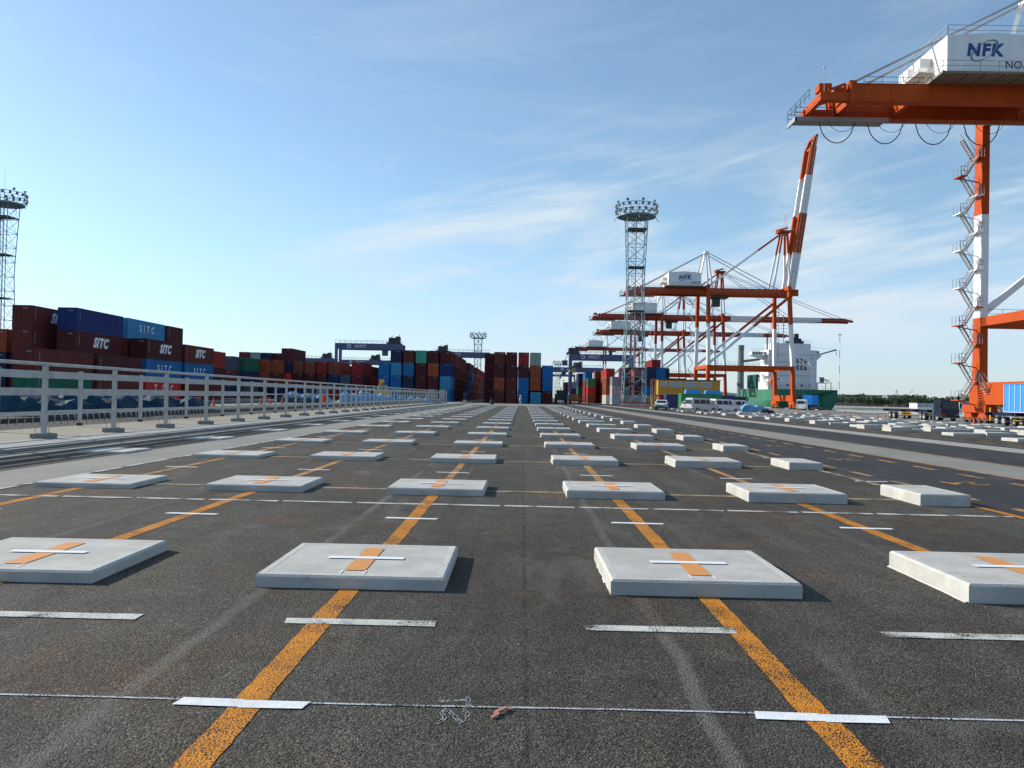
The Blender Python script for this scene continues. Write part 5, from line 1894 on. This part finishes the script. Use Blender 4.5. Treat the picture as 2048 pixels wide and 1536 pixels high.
# bollard, sign box
x, y = ground(984, 809)
MB().tube((0, 0, 0), (0, 0, .9), .38, 12).tube((-.2, 0, .9), (-.2, 0, 1.5), .05, 6).build('black_drum', black, loc=(x, y, 0), label='black drum standing alone at the end of the slab field', cat='drum')
x, y = ground(929, 806)
sb = root('yellow_box', 'yellow box with a dark striped mast beside the dark aisle', 'signal box', (x, y, 0))
MB().box(-.3, -.3, 0, .3, .3, .65).build('box', pbr('pale_yellow', (.5, .5, .2), .6), sb)
MB().box(-.2, -.05, .65, -.12, .05, 2.0).box(.12, -.05, .65, .2, .05, 2.0).box(-.24, -.06, 1.3, .24, .06, 1.55).box(-.3, -.06, 1.8, .3, .06, 2.1).build('mast', dark, sb)
# forklift-like machine in the right gap
x, Y = xat(1122, 215), 215
fk = root('reach_truck', 'dark green yard machine with raised lamp in the gap right of centre', 'yard machine', (x, Y, 0))
MB().box(-1.5, -1.5, .8, 1.5, 2, 2.4).box(-1.2, -.8, 2.4, .8, 1, 3.4).build('body', pbr('machine_green', (.02, .06, .05), .5), fk)
MB().tube((0, 0, 3.4), (0, 0, 4.2), .12, 6).build('beacon', car_white, fk)
for sx in (-1, 1):
    for yy in (-1, 1.4):
        wheel(fk, sx*1.3, yy, .7, .5)
x, Y = xat(1150, 212), 212
fk = root('loader', 'orange loader parked in the gap right of centre', 'loader', (x, Y, 0))
MB().box(-1.6, -1.4, .6, 1.4, 1.6, 1.6).box(-.6, -.6, 1.6, .6, .8, 2.5).bar((1, 0, 1.5), (2.2, 0, .6), .4).build('body', pbr('loader_orange', (.42, .10, .02), .5), fk)
for sx in (-1, 1):
    for yy in (-.9, 1.0):
        wheel(fk, sx*1.2, yy, .6, .4)


# ------------------------------------------------------------------ walking person
def person(x, y, rz, label):
    me = bpy.data.meshes.new('person')
    J = {'pel': (0, 0, .93), 'ch': (.0, .02, 1.28), 'nk': (0, .05, 1.45), 'hd': (0, .07, 1.60), 'tp': (0, .07, 1.70),
         'hl': (-.1, 0, .88), 'kl': (-.12, .22, .50), 'fl': (-.12, .34, .09), 'tl': (-.12, .50, .04),
         'hr': (.1, 0, .88), 'kr': (.12, .02, .48), 'fr': (.12, -.32, .12), 'tr': (.12, -.2, .03),
         'sl': (-.18, .03, 1.40), 'el': (-.25, -.10, 1.15), 'wl': (-.24, -.02, .92), 'gl': (-.24, .02, .84),
         'sr': (.18, .03, 1.40), 'er': (.26, .12, 1.16), 'wr': (.25, .30, 1.02), 'gr': (.25, .37, .98)}
    RD = {'pel': .15, 'ch': .16, 'nk': .055, 'hd': .095, 'tp': .07, 'hl': .10, 'kl': .07, 'fl': .045, 'tl': .035, 'hr': .10, 'kr': .07, 'fr': .045, 'tr': .035,
          'sl': .065, 'el': .05, 'wl': .035, 'gl': .04, 'sr': .065, 'er': .05, 'wr': .035, 'gr': .04}
    E_ = [('pel', 'ch'), ('ch', 'nk'), ('nk', 'hd'), ('hd', 'tp'), ('pel', 'hl'), ('hl', 'kl'), ('kl', 'fl'), ('fl', 'tl'), ('pel', 'hr'), ('hr', 'kr'), ('kr', 'fr'), ('fr', 'tr'),
          ('ch', 'sl'), ('sl', 'el'), ('el', 'wl'), ('wl', 'gl'), ('ch', 'sr'), ('sr', 'er'), ('er', 'wr'), ('wr', 'gr')]
    ks = list(J)
    me.from_pydata([J[k] for k in ks], [(ks.index(a), ks.index(b)) for a, b in E_], [])
    o = bpy.data.objects.new('person', me)
    COL.objects.link(o)
    sk = o.modifiers.new('skin', 'SKIN')
    for i, k in enumerate(ks):
        me.skin_vertices[0].data[i].radius = (RD[k], RD[k]*.8)
        me.skin_vertices[0].data[i].use_root = (k == 'pel')
    o.modifiers.new('sub', 'SUBSURF').levels = 2
    dg_ = bpy.context.evaluated_depsgraph_get()
    m2 = bpy.data.meshes.new_from_object(o.evaluated_get(dg_))
    bpy.data.objects.remove(o)
    m2.materials.clear()
    for mt in (overall, skin, black):
        m2.materials.append(mt)
    for p in m2.polygons:
        z = p.center.z
        p.material_index = 1 if (z > 1.44 or (abs(p.center.x) > .2 and z < .9)) else (2 if z < .1 else 0)
        p.use_smooth = True
    o = link('person', m2, loc=(x, y, 0), rz=rz, label=label, cat='person')
    h = MB()
    for i in range(10):
        a, b = 2*math.pi*i/10, 2*math.pi*(i+1)/10
        lv = [(.145, 1.63), (.125, 1.70), (.07, 1.765), (0.001, 1.785)]
        for (r1, z1), (r2, z2) in zip(lv[:-1], lv[1:]):
            h.quad((r1*math.cos(a), .07+r1*1.1*math.sin(a), z1), (r1*math.cos(b), .07+r1*1.1*math.sin(b), z1), (r2*math.cos(b), .07+r2*1.1*math.sin(b), z2), (r2*math.cos(a), .07+r2*1.1*math.sin(a), z2))
    h.build('helmet', car_white, o)
    return o


x, y = ground(1040, 812)
person(x, y, R_(-80), 'walking worker in pale grey overalls and white helmet at the field end')

# ------------------------------------------------------------------ water, far shore
sheet_w = MB().quad((QX, -400, -3), (5000, -400, -3), (5000, 5000, -3), (QX, 5000, -3)).build('water', wm, kind='structure')
ls = MB()
ls.quad((200, 835, -3.1), (5000, 835, -3.1), (5000, 850, -1.6), (200, 850, -1.6))
ls.quad((200, 850, -1.6), (5000, 850, -1.6), (5000, 5000, -1.2), (200, 5000, -1.2))
ls.build('far_shore_land', sand, kind='structure')
sp2 = MB()
sp2.quad((365, 700, -3.05), (900, 640, -3.05), (900, 700, -1.9), (385, 730, -1.9))
sp2.quad((385, 730, -1.9), (900, 700, -1.9), (900, 836, -1.7), (385, 836, -1.7))
sp2.build('sand_spit', sand, kind='structure')
# wood on the far shore: one mass of leaf clumps
rnd = random.Random(5)
lv = MB()
tk = MB()
for i in range(560):
    x, y = 300+rnd.random()*420, 862+rnd.random()*60
    hh = (rnd.uniform(8.6, 13.2)*(.9+.12*math.sin(x/9.)+.08*math.sin(x/23.+1))+(2.4 if rnd.random() < .07 else 0))*(1 if x < 480 else max(.45, 1-(x-480)/300))
    tk.tube((x, y, -1.5), (x+rnd.uniform(-.6, .6), y, hh*.7), .28, 4, .12, cap=False)
    for j in range(46):
        a = rnd.random()*6.283
        rr = rnd.random()**.5*rnd.uniform(2.4, 3.8)
        zc = -1.5+hh*(.38+.62*rnd.random()**.8)
        sc = (1-abs((zc/hh)-.6)*1.1)
        cx_, cy_ = x+rr*math.cos(a)*sc, y+rr*math.sin(a)*sc
        s = rnd.uniform(.35, .95)
        t1, t2 = rnd.random()*6.28, rnd.uniform(-.9, .9)
        u = Vector((math.cos(t1), math.sin(t1), rnd.uniform(-.4, .4)))*s
        v = Vector((-math.sin(t1)*math.sin(t2), math.cos(t1)*math.sin(t2), math.cos(t2)))*s
        c_ = Vector((cx_, cy_, zc))
        lv.quad(c_-u-v*.6, c_+u*.8-v, c_+u+v*.7, c_-u*.7+v)
me = bpy.data.meshes.new('woodland')
me.from_pydata(lv.v, [], lv.f)
me.materials.append(foliage)
link('woodland', me, kind='stuff', label='dense dark green wood lining the far shore')
tk.build('woodland_trunks', bark, kind='stuff')
for px0, px1, py0, py1, Y, mt, lab in ((1835, 1890, 806, 812, 690, crane_white, 'long low white shed on the sandy far shore'), (1919, 1950, 802, 812, 680, crane_white, 'white shed on the far shore behind the crane foot'),
                                      (1775, 1843, 790.5, 793, 980, ship_grey, 'long grey roof rising just over the wood'), (1672, 1770, 789.5, 792, 1000, ship_grey, 'pale flat roofline just above the wood on the left')):
    x0, x1 = xat(px0, Y), xat(px1, Y)
    z1 = zat((px0+px1)/2, py0, Y)
    b = root('shore_building', lab, 'building', (x0, Y, -1.7), 0)
    MB().box(0, 0, 0, x1-x0, 14, z1+1.2).build('wall', mt, b)
    MB().box(-.5, -.5, z1+1.2, x1-x0+.5, 14.5, z1+1.7).build('roof', ship_grey, b)
    n = 10
    for i in range(n):
        w = (x1-x0)/n
        MB().box(i*w+w*.2, -.12, (z1+1.2)*.45, i*w+w*.7, -.004, (z1+1.2)*.75).build('window', glass, b)
# thin striped mast and pylons far away
x = xat(1678, 1150)
ms_ = MB()
for i in range(9):
    ms_.cur = i % 2
    ms_.tube((0, 0, i*10.8), (0, 0, (i+1)*10.8), .5, 6)
ms_.cur = 1
ms_.box(-3, -.3, 96, 3, .3, 97.5)
ms_.build('striped_mast', [pbr('mast_red', (.42, .12, .12), .6), crane_white], loc=(x, 1150, -1.5), label='very tall thin red and white mast beyond the ship stern', cat='mast')
for px, h in ((1793, 26), (1815, 24)):
    x = xat(px, 1300)
    pm = MB()
    if px == 1793:
        for s in (-1, 1):
            pm.bar((s*3, 0, 0), (0, 0, h), .4)
        pm.bar((-5, 0, h*.7), (5, 0, h*.7), .4).bar((-4, 0, h*.85), (4, 0, h*.85), .4)
        pm.build('power_pylon', ship_grey, loc=(x, 1300, -1.5), label='small lattice power pylon above the far wood', cat='pylon')
    else:
        pm.bar((-6, 0, 10), (9, 0, h+2), .6).bar((-6, 0, 0), (-6, 0, 12), 1)
        pm.build('distant_crane_jib', ship_grey, loc=(x, 1300, -1.5), label='slanting crane jib rising above the far wood', cat='crane')
